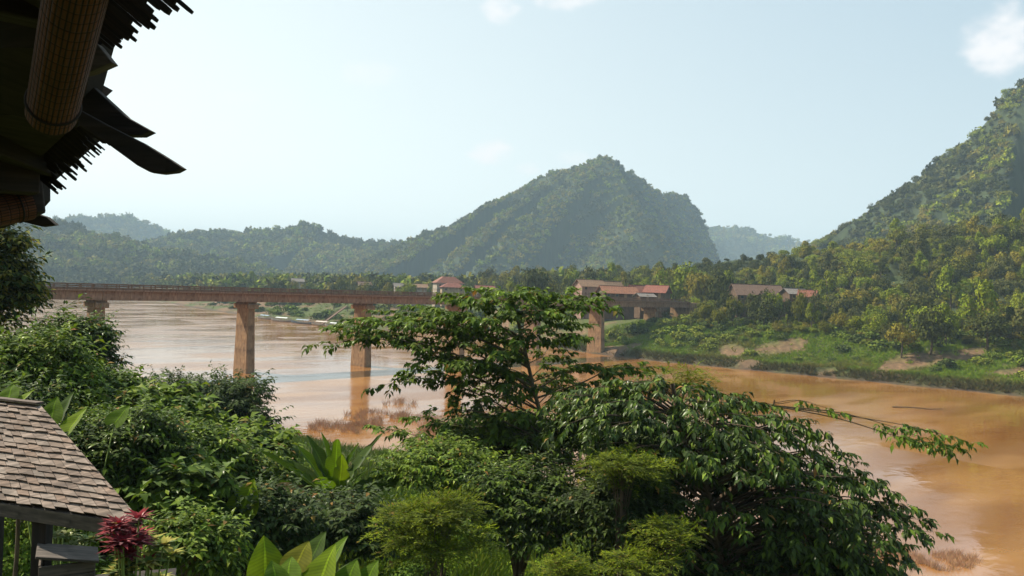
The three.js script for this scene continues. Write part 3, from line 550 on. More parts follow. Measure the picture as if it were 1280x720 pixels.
// ------------------------------------------------------------------ long boats moored on the town bank
const hullMats = [[0.55, 0.58, 0.60], [0.16, 0.26, 0.40], [0.50, 0.47, 0.42], [0.22, 0.30, 0.34], [0.60, 0.60, 0.58]].map(c => new THREE.MeshStandardMaterial({ color: col(...c), roughness: 0.6, map: dustTex }));
const canopyMats = [[0.62, 0.64, 0.66], [0.25, 0.33, 0.45], [0.55, 0.5, 0.45]].map(c => new THREE.MeshStandardMaterial({ color: col(...c), roughness: 0.6 }));
function boat(label, px, py, D, len, k) {
  const p = at(px, py, D), o = thing('long_boat', label, 'boat', V(p.x, 0, -D), Math.atan2(60, -88) + 0.15 * Math.sin(k * 3), 'long boats moored below the town');
  const N = 20, M = 8, pos = [], ix = [];
  for (let i = 0; i <= N; i++) { const s = i / N * 2 - 1, w = 0.95 * Math.pow(Math.max(0, 1 - Math.abs(s) ** 3), 0.8) + 0.04, sheer = 0.55 + 0.75 * s * s, keel = -0.25 + 0.5 * s ** 4; for (let j = 0; j <= M; j++) { const a = (j / M - 0.5) * Math.PI; pos.push(s * len / 2, keel + (sheer - keel) * (1 - Math.cos(a)), Math.sin(a) * w); if (i < N && j < M) { const q = i * (M + 1) + j; ix.push(q, q + 1, q + M + 1, q + 1, q + M + 2, q + M + 1); } } }
  const g = new THREE.BufferGeometry(); g.setAttribute('position', new THREE.Float32BufferAttribute(pos, 3)); g.setIndex(ix); g.computeVertexNormals(); const uv = new Float32Array(pos.length / 3 * 2); for (let i = 0; i < uv.length / 2; i++) { uv[2 * i] = pos[3 * i] / 4; uv[2 * i + 1] = pos[3 * i + 1] / 4; } g.setAttribute('uv', new THREE.BufferAttribute(uv, 2));
  const hm = hullMats[k % 5].clone(); hm.side = THREE.DoubleSide; part('hull', g, hm, o);
  const roof = new THREE.CylinderGeometry(1.25, 1.25, len * 0.55, 12, 1, true, -0.9, 1.8).rotateZ(Math.PI / 2).rotateX(0); roof.rotateX(-Math.PI / 2); 
  const cg = new THREE.BoxGeometry(len * 0.55, 0.07, 2.0, 1, 1, 8); const cp = cg.attributes.position; for (let i = 0; i < cp.count; i++) cp.setY(i, cp.getY(i) + 0.28 * (1 - cp.getZ(i) ** 2)); cg.translate(-len * 0.05, 1.75, 0); cg.computeVertexNormals(); part('canopy', cg, canopyMats[k % 3], o);
  for (const s of [-0.3, -0.08, 0.14]) for (const z of [-0.86, 0.86]) part('canopy_post', box(0.07, 1.35, 0.07, s * len, 1.12, z), frameMat, o);
  part('deck', box(len * 0.7, 0.05, 1.5, 0, 0.25, 0), frameMat, o);
}
boat('white canopied long boat moored second from the left below the town', 352, 400, 386, 15, 0);
boat('pale long boat moored leftmost below the town', 331, 397, 405, 13, 4);
boat('grey long boat with bluish canopy moored in the middle of the row', 378, 404, 372, 15, 1);
boat('pale brown long boat moored in front of the bare ramp', 402, 407, 362, 14, 2);
boat('white long boat moored rightmost, nearest to the bridge pier', 420, 410, 352, 14, 0);
{ // ramp and floating jetty
  const a = at(402, 406, 366), b = at(432, 391, 382), o = thing('landing_ramp', 'straight dark landing ramp slanting up the bare earth bank above the boats', 'ramp', V(a.x, 0, a.z));
  const d = V(b.x - a.x, 8, b.z - a.z), L = d.length(), g = rbox(L, 0.4, 2.2, 0.05); g.translate(L / 2, 0.3, 0); const m = part('ramp_slab', metric(g), railMat, o); m.quaternion.setFromUnitVectors(V(1, 0, 0), d.normalize());
  for (const z of [-1, 1]) { const gr = box(L, 0.12, 0.12, L / 2, 1.1, z); const q = part('hand_rail', gr, railMat, o); q.quaternion.copy(m.quaternion); }
}
{ // stranded branch in the shallows
  const p = at(1148, 503, 150), o = thing('stranded_branch', 'thin dark stranded branch lying in the brown shallows near the right bank', 'branch', V(p.x, 0, p.z), -0.2), r = rng(5);
  part('stem', tube([V(-4.5, 0.1, 0), V(-1, 0.25, 0.3), V(2, 0.1, 0), V(4.5, 0.3, -0.2)], 0.12, 0.05), barkMat, o);
  for (let i = 0; i < 9; i++) { const x = -4 + i; part('twig', tube([V(x, 0.1, 0), V(x + 0.2, 0.5, 0.1), V(x + 0.5, 0.6 + 0.5 * r(), 0.2 * r())], 0.04, 0.015, 4), barkMat, o); }
}
// ------------------------------------------------------------------ foreground trees on the near bank
const gy = (p) => landHeight(p.x, -p.z) - 0.05;
function foot(px, py, D) { const p = at(px, py, D); p.y = gy(p); return p; }
{ // the tiered tree in the middle
  const D = 24, b = foot(700, 700, D), trunk = [b, at(695, 600, D), at(668, 490, D), at(652, 420, D - 0.3), at(640, 372, D - 0.4)];
  const T = [[.98, 575, 368, -1, .08], [.97, 545, 385, .6, .08], [.95, 600, 362, .4, .05], [.95, 520, 400, -1.2, .1], [.9, 455, 398, -.6, .12, 1, .8], [.9, 398, 432, -.3, .16, 1, .6], [.88, 430, 405, .3, .12, 1, .7], [.93, 490, 392, .1, .1],
    [.99, 690, 372, .4, .05], [.98, 735, 368, .2, .08, 1, .8], [.97, 762, 384, -.5, .1, 1, .8], [.94, 700, 392, -1, .1], [.97, 650, 366, -1, .04], [.97, 665, 362, .8, .04], [.9, 720, 402, .8, .1],
    [.8, 475, 482, -.2, .14, 1, .8], [.8, 510, 462, .6, .12], [.82, 540, 448, -.8, .1], [.78, 560, 470, -.4, .1], [.84, 600, 432, -1.2, .08], [.84, 590, 410, .8, .06],
    [.7, 478, 535, -.2, .12, 1, .8], [.7, 520, 520, .5, .1], [.68, 555, 512, -.7, .1], [.66, 590, 500, .3, .08], [.6, 545, 560, -.4, .1],
    [.82, 740, 455, -.4, .1], [.8, 790, 452, .2, .12, 1, .8], [.76, 815, 458, -.5, .1, 1, .7], [.75, 760, 478, .6, .1], [.86, 700, 430, .6, .06], [.86, 715, 418, -.9, .06], [.88, 670, 410, -1.4, .05], [.7, 720, 500, -1, .08], [.7, 640, 480, -1.3, .06], [.72, 670, 470, 1, .06], [.62, 620, 540, -.9, .08], [.6, 660, 525, -1.3, .06], [.55, 700, 545, -1.1, .06], [.5, 600, 585, -1, .08], [.52, 560, 590, .2, .1], [.45, 650, 600, -1.4, .06]];
  const rx = rng(64), extra = []; for (let i = 0; i < 30; i++) { const py = 400 + 235 * rx(), k = (py - 385) / 235; extra.push([0, mix(540, 570, k) + mix(190, 150, k) * rx(), py, (rx() - .6) * 2.6, 0.06, 1, 0.8]); }
  for (const [x, y, dz] of [[610, 364, -.5], [590, 376, .5], [630, 378, -1.2], [655, 368, -.8], [560, 372, -.2], [530, 382, -.5], [500, 388, .4], [680, 366, -.3], [705, 364, .3], [728, 374, -.4], [745, 372, .2], [640, 392, -1.5], [600, 398, -1.6], [570, 392, -1], [470, 396, -.2], [440, 402, -.4], [420, 410, 0], [680, 388, -1.2]]) extra.push([0, x, y, dz, 0.06, 1.1, 0.9]);
  limbTree({ name: 'tiered_tree', label: 'tall glossy-leaved tree with layered drooping boughs in the middle foreground, crossing the bridge', trunk, seed: 101, pal: PAL.glossy, L: 0.225, W: 0.1, n: 7, gap: 0.135, spread: 0.8, s0: 0.3, droop: 0.5, r0: 0.11, bark: paleBark,
    limbs: T.concat(extra).map(([t, px, py, dz, lift, dens = 1, wide = 1]) => ['auto', at(px, py, D + dz * 1.3), lift * 0.7, dens * 1.05, wide]) });
}
{ // big drooping tree on the right
  const D = 19, b = foot(905, 740, D), trunk = [b, at(900, 700, D), at(880, 600, D), at(850, 520, D), at(840, 480, D)];
  const r = rng(7), limbs = [], top = [[680, 520], [700, 490], [720, 476], [800, 463], [880, 474], [960, 494], [1010, 524], [1060, 568], [1130, 622], [1165, 652], [1185, 718]];
  const topY = x => { for (let i = 0; i + 1 < top.length; i++) if (x <= top[i + 1][0]) return mix(top[i][1], top[i + 1][1], clamp((x - top[i][0]) / (top[i + 1][0] - top[i][0]))); return 720; };
  for (let i = 1; i < 32; i++) { const px = mix(690, 1180, i / 32); limbs.push(['auto', at(px, topY(px) + 8 + 8 * r(), D + (r() - .5) * 1.2), 0.1, 1, 0.8]); }
  for (let i = 0; i < 190; i++) { const px = 700 + 440 * Math.pow(r(), 0.9), ty = topY(px), py = mix(ty + 12, 735, Math.pow(r(), 1.1)); if (py > 560 && px < 760) continue; if (px > 1000 && r() < 0.35) continue; if (py > 575 && px > 800 && px < 985 && r() < 0.8) continue; limbs.push(['auto', at(px, py, D - 2.3 * Math.sqrt(r()) * smooth(0, 50, py - ty) + 0.5 * r()), 0.12, 1, 0.9]); }
  limbTree({ name: 'drooping_tree', label: 'wide dark tree with drooping glossy leaves filling the right foreground before the brown water', trunk, seed: 202, pal: PAL.dark.concat(PAL.glossy), L: 0.2, W: 0.082, n: 7, gap: 0.16, spread: 0.66, s0: 0.42, droop: 0.85, r0: 0.15, mat: waxyLeafMat, limbs });
  const b2 = foot(990, 720, 20), tip = at(1210, 552, 19.6);
  limbTree({ name: 'leaning_tree', label: 'slender tree sending one thin bare branch with a leafy tip out over the brown water', trunk: [b2, at(985, 640, 20), at(960, 560, 20), at(968, 500, 20)], seed: 203, pal: PAL.glossy, L: 0.2, W: 0.08, n: 5, gap: 0.14, spread: 0.3, s0: 0.62, droop: 0.7, r0: 0.06,
    limbs: [[.96, tip, 0.03, 2], [.96, at(1195, 558, 19.4), 0.02, 2], [.96, at(1160, 550, 19.7), 0.02, 1.6], [.98, at(1045, 512, 19.9), 0.06, .5, .6], [.97, at(1010, 503, 20.3), 0.05, .6, .8], [.9, at(1030, 560, 19.8), .1], [.85, at(1060, 590, 19.8), .1]] });
}
// feathery bright shrubs
const feathers = [
  ['bright feathery shrub below the tiered tree, at the left of the drooping tree', 778, 588, 16.6, 66, 26, 31], ['feathery yellow green tuft before the drooping tree, second from the bottom', 838, 668, 15.5, 50, 18, 32], ['feathery yellow green tuft at the bottom edge before the drooping tree', 800, 708, 15, 52, 16, 33],
  ['large feathery yellow green shrub at the bottom, right of the banana plant', 545, 672, 14.5, 80, 56, 34], ['thin feathery sprig above the crown of the drooping tree', 850, 478, 21, 55, 22, 35], ['small feathery shrub at the bottom edge between the two big trees', 700, 712, 16, 36, 22, 36]];
for (const [label, px, py, D, rx, ry, seed] of feathers) {
  const c = at(px, py, D), k = D / 1000; leafyMass({ name: 'feathery_shrub', label, c, rad: V(rx * k * 0.85, ry * k * 0.9, rx * k * 0.6), low: -0.95, seed, pal: PAL.feathery, lobes: 16, sprays: Math.round(rx * ry * 0.3), L: 0.11, W: 0.019, n: 14, len: 0.24, droop: 0.7, feather: true, mat: dullLeafMat, stem: 0.03 });
}
// leafy shrubs and small trees: [label, px, py, D, rx px, ry px, palette, leaf length, sprays, seed, name]
const masses = [
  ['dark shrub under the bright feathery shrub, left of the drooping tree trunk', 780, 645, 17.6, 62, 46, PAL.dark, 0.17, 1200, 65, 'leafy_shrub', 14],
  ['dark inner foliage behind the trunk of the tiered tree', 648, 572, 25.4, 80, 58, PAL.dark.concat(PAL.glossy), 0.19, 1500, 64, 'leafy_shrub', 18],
  ['broad-leaved creeper between the rounded dark tree and the banana plant', 300, 572, 24, 60, 30, PAL.bright.concat(PAL.glossy), 0.3, 420, 61, 'broad_leaved_shrub', 10],
  ['broad-leaved shrub just right of the creeper stump', 232, 628, 15.2, 38, 40, PAL.glossy, 0.24, 380, 62, 'broad_leaved_shrub', 9],
  ['broad-leaved sunlit shrub above the creeper stump', 190, 520, 22, 52, 26, PAL.bright.concat(PAL.glossy), 0.28, 420, 63, 'broad_leaved_shrub', 10],
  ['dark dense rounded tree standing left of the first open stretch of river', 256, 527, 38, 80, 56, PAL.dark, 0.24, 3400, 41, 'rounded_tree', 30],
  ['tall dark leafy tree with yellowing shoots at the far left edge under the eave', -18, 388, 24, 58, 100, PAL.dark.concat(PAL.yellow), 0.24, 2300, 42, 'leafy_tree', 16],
  ['leafy tree with drooping sprays before the first bridge pier', 80, 450, 30, 52, 42, PAL.dark.concat(PAL.glossy), 0.26, 1700, 43, 'leafy_tree', 16],
  ['sunlit leafy shrub left, above the shingled roof', 30, 478, 21, 75, 56, PAL.glossy.concat(PAL.bright), 0.2, 1700, 44, 'leafy_shrub', 16],
  ['leafy shrub between the shingled roof and the rounded tree', 118, 500, 24, 58, 34, PAL.glossy, 0.2, 1200, 45, 'leafy_shrub', 14],
  ['creeper-covered tree stump with sunlit top right of the shingled roof', 165, 590, 16, 62, 78, PAL.dark.concat(PAL.glossy), 0.15, 2400, 46, 'creeper_tree', 18],
  ['sunlit creeper heap over the dark stump behind the shingled roof', 150, 543, 17, 62, 26, PAL.bright.concat(PAL.glossy), 0.15, 1000, 47, 'creeper_shrub', 14],
  ['pale leafy shrub right of the creeper stump', 245, 575, 20, 42, 46, PAL.glossy.concat(PAL.bright), 0.19, 900, 48, 'leafy_shrub', 12],
  ['bushy shrub below the rounded dark tree', 290, 600, 21, 62, 40, PAL.bright.concat(PAL.glossy), 0.19, 1100, 49, 'leafy_shrub', 14],
  ['dark shrub between the banana plant and the creeper stump', 300, 668, 15.5, 75, 52, PAL.dark, 0.16, 1600, 50, 'leafy_shrub', 16],
  ['dark undergrowth shrub directly below the banana plant', 400, 665, 17.5, 80, 45, PAL.dark, 0.18, 1500, 51, 'leafy_shrub', 16],
  ['spreading shrub under the lowest left bough of the tiered tree', 560, 600, 20.5, 85, 40, PAL.glossy.concat(PAL.bright), 0.15, 1800, 52, 'leafy_shrub', 16],
  ['dark shrub at the foot of the tiered tree', 650, 650, 19, 80, 60, PAL.dark.concat(PAL.glossy), 0.16, 2000, 53, 'leafy_shrub', 18],
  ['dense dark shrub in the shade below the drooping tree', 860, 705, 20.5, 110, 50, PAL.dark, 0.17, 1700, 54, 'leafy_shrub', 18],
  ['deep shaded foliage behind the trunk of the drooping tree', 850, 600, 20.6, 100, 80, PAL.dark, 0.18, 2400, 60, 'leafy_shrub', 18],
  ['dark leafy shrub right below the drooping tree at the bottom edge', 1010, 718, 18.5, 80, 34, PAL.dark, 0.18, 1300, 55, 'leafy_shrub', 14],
  ['leafy shrub at the bottom edge beside the elephant ear plant', 240, 690, 13, 52, 36, PAL.glossy.concat(PAL.bright), 0.13, 900, 56, 'leafy_shrub', 12],
  ['leafy shrub between the shingled roof ridge and the left edge', 20, 512, 16, 40, 22, PAL.dark.concat(PAL.glossy), 0.16, 600, 57, 'leafy_shrub', 10],
  ['pale shrub in the gap between tiered tree and drooping tree', 745, 540, 21, 60, 50, PAL.dark.concat(PAL.glossy), 0.17, 1300, 58, 'leafy_shrub', 14],
  ['low shrub on the waterside just right of the rounded dark tree', 350, 590, 30, 40, 22, PAL.bright, 0.2, 700, 59, 'leafy_shrub', 10],
];
for (const [label, px, py, D, rx, ry, pal, L, sprays, seed, name, lobes] of masses) {
  const c = at(px, py, D), k = D / 1000; leafyMass({ name, label, category: /tree/.test(name) ? 'tree' : 'shrub', c, rad: V(rx * k * 1.05, ry * k * 1.05, rx * k * 0.85), seed, pal, lobes, sprays, L, W: L * (/broad/.test(name) ? 0.62 : 0.42), n: 7, len: L * (/broad/.test(name) ? 1.4 : 1.9), droop: 0.5, stem: /tree/.test(name) ? 0.12 : 0.05 });
}
// undergrowth that closes the slope between the shrubs
{
  const r = rng(71), list = []; for (let i = 0; i < 1500; i++) { const D = 5 + r() * 52, X = D * (-0.8 + r() * 1.5), n = dNear(X, D); if (n < 20 || (D < 12 && X > -9 && X < -2)) continue; const R = 0.5 + 0.5 * r(); list.push([X, landHeight(X, D) + R * 0.3, D, R, PAL.glossy[Math.floor(r() * 4)]]); }
  canopy('undergrowth', 'low leafy undergrowth covering the near slope', list, farCrowns.slice(0, 3));
}
// ------------------------------------------------------------------ large-leaved plants: every leaf its own part
const bladeTex = texture(256, (u, v) => { const s = 0.95 + 0.05 * Math.sin(v * 2 * Math.PI * 16 + Math.abs(u - .5) * 14), m = Math.abs(u - 0.5) < 0.035 ? 1.35 : 1, n = 0.85 + 0.3 * fbm(u * 4, v * 4, 3, 4); const k = s * n * 0.8 * m; return [k, k, k * 0.9]; });
const bigLeaf = c => new THREE.MeshPhysicalMaterial({ color: col(...c), map: bladeTex, roughness: 0.9, transmission: 0.5, thickness: 0, specularIntensity: 0.25, side: THREE.DoubleSide });
const bigMats = { fresh: bigLeaf([0.17, 0.30, 0.012]), lime: bigLeaf([0.30, 0.44, 0.014]), deep: bigLeaf([0.09, 0.17, 0.02]), olive: bigLeaf([0.28, 0.29, 0.015]), dry: bigLeaf([0.34, 0.24, 0.13]) };
function broadLeaf(len, w, curl, heart = false, torn = 0, seed = 1) {         // blade along +z from its stalk, midrib fold, arching tip
  const N = 14, M = 6, pos = [], uv = [], ix = [], r = rng(seed);
  for (let i = 0; i <= N; i++) {
    const t = i / N, prof = heart ? Math.pow(Math.sin(Math.PI * Math.pow(clamp(t * 0.97 + 0.03), 0.55)), 0.85) : Math.pow(Math.sin(Math.PI * clamp(0.02 + t * 0.97) ** 0.8), 0.6), notch = torn && r() < torn ? 0.45 + 0.3 * r() : 1;
    for (let j = 0; j <= M; j++) { const s = j / M * 2 - 1, x = s * w / 2 * prof * (Math.abs(s) > 0.9 ? notch : 1), back = heart ? -Math.abs(s) * len * 0.16 * (1 - t) : 0; pos.push(x, Math.abs(s) * w * 0.14 * prof - curl * len * t * t + 0.004 * Math.sin(i * 0.9 + s * 2), len * t + back); uv.push(j / M, t * len / 0.8); if (i < N && j < M) { const q = i * (M + 1) + j; ix.push(q, q + M + 1, q + 1, q + 1, q + M + 1, q + M + 2); } }
  }
  const g = new THREE.BufferGeometry(); g.setAttribute('position', new THREE.Float32BufferAttribute(pos, 3)); g.setAttribute('uv', new THREE.Float32BufferAttribute(uv, 2)); g.setIndex(ix); g.computeVertexNormals(); return g;
}
const stalkMat = new THREE.MeshStandardMaterial({ color: col(0.16, 0.22, 0.05), roughness: 0.7 });
function aim(mesh, from, dir, roll = 0) { mesh.position.copy(from); const z = dir.clone().normalize(), x = V(0, 0, 0).crossVectors(UP, z); if (x.lengthSq() < 1e-4) x.set(1, 0, 0); x.normalize(); const y = V(0, 0, 0).crossVectors(z, x); mesh.quaternion.setFromRotationMatrix(new THREE.Matrix4().makeBasis(x, y, z)); mesh.rotateZ(roll); }
{ // banana plant
  const D = 20, crown = at(420, 632, D), b = crown.clone(); b.y = gy(b); const o = thing('banana_plant', 'banana plant with a fan of long torn leaves in the left middle foreground', 'plant', b), c0 = crown.clone().sub(b), r = rng(88);
  part('pseudostem', tube([V(0, 0, 0), c0.clone().multiplyScalar(0.5), c0], 0.16, 0.09, 8), stalkMat, o);
  const L = [[392, 548, .2, 'deep'], [378, 562, -.3, 'fresh'], [352, 580, .4, 'deep'], [408, 545, .6, 'fresh'], [440, 556, -.3, 'deep'], [470, 545, .5, 'deep'], [432, 572, -.9, 'lime'], [365, 590, -.8, 'fresh'], [330, 572, .3, 'deep'], [480, 600, -.2, 'deep'], [505, 602, .3, 'deep'], [395, 600, -.9, 'fresh'], [345, 610, -.5, 'dry'], [424, 640, -1.1, 'fresh'], [455, 590, .7, 'deep'], [320, 600, 0, 'deep'], [418, 552, -.2, 'fresh']];
  L.forEach(([px, py, dz, m], i) => {
    const tip = at(px, py, D + dz).sub(b), dir = tip.clone().sub(c0), len = Math.max(0.7, dir.length()) * 1.05, st = len * 0.16; dir.normalize();
    const mid = c0.clone().addScaledVector(dir, st); mid.y += 0.03;
    part('leaf_stalk', tube([c0, c0.clone().lerp(mid, 0.5), mid], 0.035, 0.02, 5), stalkMat, o);
    const lf = part('leaf', broadLeaf(len - st, 0.44 + 0.12 * r(), 0.10 + 0.12 * r(), false, 0.25, 900 + i), bigMats[m], o), up = dir.clone(); up.y += 0.16; aim(lf, mid, up, (r() - .5) * 1.6);
  });
}
function earPlant(label, foot0, leaves, D) { // elephant ear: heart blades on long stalks
  const b = foot0.clone(); b.y = gy(b); const o = thing('elephant_ear_plant', label, 'plant', b, 0), r = rng(Math.round(foot0.x * 100) + 999);
  leaves.forEach(([px, py, d, size, yaw, pitch, m], i) => {
    const p = at(px, py, d).sub(b), dir = V(Math.sin(yaw) * Math.cos(pitch), Math.sin(pitch), -Math.cos(yaw) * Math.cos(pitch));
    const base = p.clone().addScaledVector(dir, -size * 0.4);
    part('leaf_stalk', tube([V((r() - .5) * .3, 0, (r() - .5) * .3), V(base.x * 0.6, base.y * 0.6, base.z * 0.6), base], 0.025, 0.012, 5), stalkMat, o);
    const lf = part('leaf', broadLeaf(size, size * 0.98, 0.12, true, 0, 40 + i), bigMats[m], o); aim(lf, base, dir, (r() - .5) * 0.8);
  });
}
earPlant('elephant ear plant with big lime green leaves at the bottom edge, left of centre', at(380, 740, 12), [[332, 702, 12, .66, -.35, 1.15, 'lime'], [375, 696, 12, .5, .25, .75, 'olive'], [418, 694, 12.1, .56, .7, 1.0, 'fresh'], [405, 712, 11.7, .66, .4, 1.1, 'lime'], [360, 716, 11.6, .5, -.2, .7, 'fresh'], [432, 712, 12.3, .42, .9, .8, 'deep'], [396, 684, 12.4, .46, .5, 1.0, 'deep'], [462, 718, 12, .42, .5, .9, 'fresh'], [345, 722, 11.4, .5, -.5, .8, 'fresh'], [436, 722, 11.6, .5, .3, .9, 'fresh']], 12);
earPlant('elephant ear plant with one bright leaf right of the creeper stump', at(300, 680, 15), [[308, 624, 15, .66, .45, 1.2, 'lime'], [272, 640, 14.8, .5, -.5, .8, 'deep'], [258, 634, 14.6, .45, .6, .6, 'fresh'], [290, 655, 14.6, .4, .2, .7, 'deep']], 15);
earPlant('elephant ear plant just behind the ridge of the shingled roof', at(80, 560, 14.5), [[66, 514, 14.5, .5, -.3, 1.1, 'fresh'], [94, 526, 14.3, .5, .6, 1.0, 'lime'], [82, 508, 14.8, .52, .3, 1.2, 'deep'], [30, 498, 14.5, .42, .4, .8, 'lime'], [12, 492, 14.6, .42, -.4, .8, 'fresh'], [150, 520, 15, .45, .5, .9, 'fresh']], 14);
function whorlPlant(name, label, px, py, D, rad, count, pal, seed, L, W) {
  const c = at(px, py, D), b = c.clone(); b.y = gy(b); const o = thing(name, label, 'plant', b), r = rng(seed), c0 = c.clone().sub(b);
  for (let h = 0; h < 16; h++) {
    const d = onSphere(r), q = c0.clone().add(V(d.x * rad, d.y * rad * 0.95 - (h > 9 ? rad * 0.9 : 0), d.z * rad)); const st = part('stem', tube([V(0, 0, 0), c0.clone().multiplyScalar(0.6), q], 0.02, 0.008, 5), stalkMat, o); const lb = new Leaves();
    for (let i = 0; i < count; i++) { const a = i * 2.4, e = 0.1 + 0.9 * i / count, dir = V(Math.cos(a), e, Math.sin(a)).normalize(); lb.leaf(q, dir, UP, L * (0.7 + 0.5 * r()), W, 0.15, 0.2, pick(pal, r)); }
    part('leaf_whorl', lb.geometry(), leafMat, o);
  }
}
whorlPlant('red_leaved_plant', 'deep red leaved plant beside the corner of the shingled roof', 166, 672, 7.8, 0.19, 26, [[0.20, 0.012, 0.02], [0.26, 0.02, 0.03], [0.12, 0.01, 0.02]], 301, 0.17, 0.045);
whorlPlant('variegated_plant', 'yellow and green variegated plant below the red leaved plant', 178, 704, 8.0, 0.26, 30, [[0.34, 0.32, 0.05], [0.14, 0.21, 0.025], [0.40, 0.36, 0.08], [0.09, 0.15, 0.02]], 302, 0.16, 0.06);
whorlPlant('pale_leaved_plant', 'pale leaved plant behind the posts of the shingled hut', 95, 668, 10, 0.25, 12, [[0.3, 0.33, 0.15], [0.2, 0.26, 0.08]], 303, 0.16, 0.06);
{
  const r = rng(19), lb = new Leaves(); for (let i = 0; i < 14; i++) { const a = r() * 6.28, t = 0.2 + 0.6 * r(); lb.blade(V((r() - .5) * .5, 0, (r() - .5) * .5), V(Math.cos(a) * t, 1, Math.sin(a) * t).normalize(), V(Math.sin(a), 0.2, -Math.cos(a)), 0.5 + 0.6 * r(), 0.05, [0.8 + .4 * r(), 0.8 + .4 * r(), 0.8]); }
  const tuft = lb.geometry(), spots = []; for (let i = 0; i < 16000; i++) { const D = 26 + r() * 95, X = D * (-0.62 + r() * 1.25), n = dNear(X, D); if (n < 1.5 || n > 60) continue; spots.push([X, D, n]); }
  const im = new THREE.InstancedMesh(tuft, farLeafMat, spots.length), m4 = new THREE.Matrix4(), q = new THREE.Quaternion(), e = new THREE.Euler(), c = new THREE.Color();
  spots.forEach(([X, D], i) => { const s = 0.5 + 0.8 * r(), k = 0.7 + 0.6 * noise2(X * .3, D * .3); im.setMatrixAt(i, m4.compose(V(X, landHeight(X, D) - 0.05, -D), q.setFromEuler(e.set(0, r() * 6.28, 0)), V(s * 1.3, s, s * 1.3))); im.setColorAt(i, c.setRGB(0.12 * k, 0.165 * k, 0.016)); });
  im.name = 'slope_grass'; im.castShadow = im.receiveShadow = true; asStuff(im, 'rough grass on the near bank slope', 'grass'); scene.add(im);
}
// red-brown reeds in the shallows
{
  const r = rng(17), lb = new Leaves(); for (let i = 0; i < 14; i++) { const a = r() * 6.28, t = 0.1 + 0.5 * r(); lb.blade(V((r() - .5) * .5, -0.1, (r() - .5) * .5), V(Math.cos(a) * t, 1, Math.sin(a) * t).normalize(), V(Math.sin(a), 0.2, -Math.cos(a)), 0.7 + 0.7 * r(), 0.035, [0.8 + .4 * r(), 0.8 + .4 * r(), 0.8]); }
  const tuft = lb.geometry(), spots = [], beds = [[430, 535, 45, 9, .8], [500, 532, 55, 14, 1], [540, 548, 45, 12, 1], [500, 505, 22, 5, .5], [470, 520, 40, 6, .6], [350, 560, 34, 18, 0], [1185, 702, 40, 12, .9], [1120, 705, 50, 24, .8]];
  for (const [px, py, rx, ry, dry] of beds) for (let i = 0; i < rx * ry * 0.5; i++) { const a = r() * 6.28, k = Math.sqrt(r()), y = py + Math.sin(a) * k * ry, u = at(px + Math.cos(a) * k * rx, y, 1), D = EYE / (EYE - u.y), X = u.x * D; if (fbm(X * .3, D * .2, 3) < 0.42) continue; spots.push([X, D, dry]); }
  const im = new THREE.InstancedMesh(tuft, farLeafMat, spots.length), m4 = new THREE.Matrix4(), q = new THREE.Quaternion(), e = new THREE.Euler(), c = new THREE.Color();
  spots.forEach(([X, D, dry], i) => { const s = (0.6 + 0.7 * r()) * (D < 80 ? 0.55 : 1); im.setMatrixAt(i, m4.compose(V(X, Math.max(-0.1, landHeight(X, D) - 0.1), -D), q.setFromEuler(e.set(0, r() * 6.28, 0)), V(s, s, s))); im.setColorAt(i, dry < 0.1 ? c.setRGB(0.11, 0.17, 0.025) : c.setRGB(0.40, 0.25, 0.18)); });
  im.name = 'waterside_reeds'; im.castShadow = im.receiveShadow = true; asStuff(im, 'red brown reeds and grass in the shallows of the near bank', 'reeds'); scene.add(im);
}
// ------------------------------------------------------------------ shingled hut roof, lower left
const woodTex = texture(256, (u, v) => { const g = fbm(u * 3, v * 40, 4, 40), b = fbm(u * 6, v * 6, 3, 6), k = 0.45 + 0.45 * g + 0.25 * (b - .5); return [k, k * 0.97, k * 0.94]; });
const shingleMats = [[0.44, 0.36, 0.32], [0.39, 0.31, 0.27], [0.48, 0.40, 0.36], [0.34, 0.27, 0.24], [0.42, 0.36, 0.33], [0.40, 0.30, 0.25]].map(c => new THREE.MeshStandardMaterial({ color: col(...c), map: woodTex, bumpMap: woodTex, bumpScale: 0.006, roughness: 0.95 }));
const darkWood = new THREE.MeshStandardMaterial({ color: col(0.055, 0.04, 0.032), map: woodTex, bumpMap: woodTex, bumpScale: 0.004, roughness: 0.9 }), greyWood = new THREE.MeshStandardMaterial({ color: col(0.22, 0.19, 0.17), map: woodTex, roughness: 0.9 });
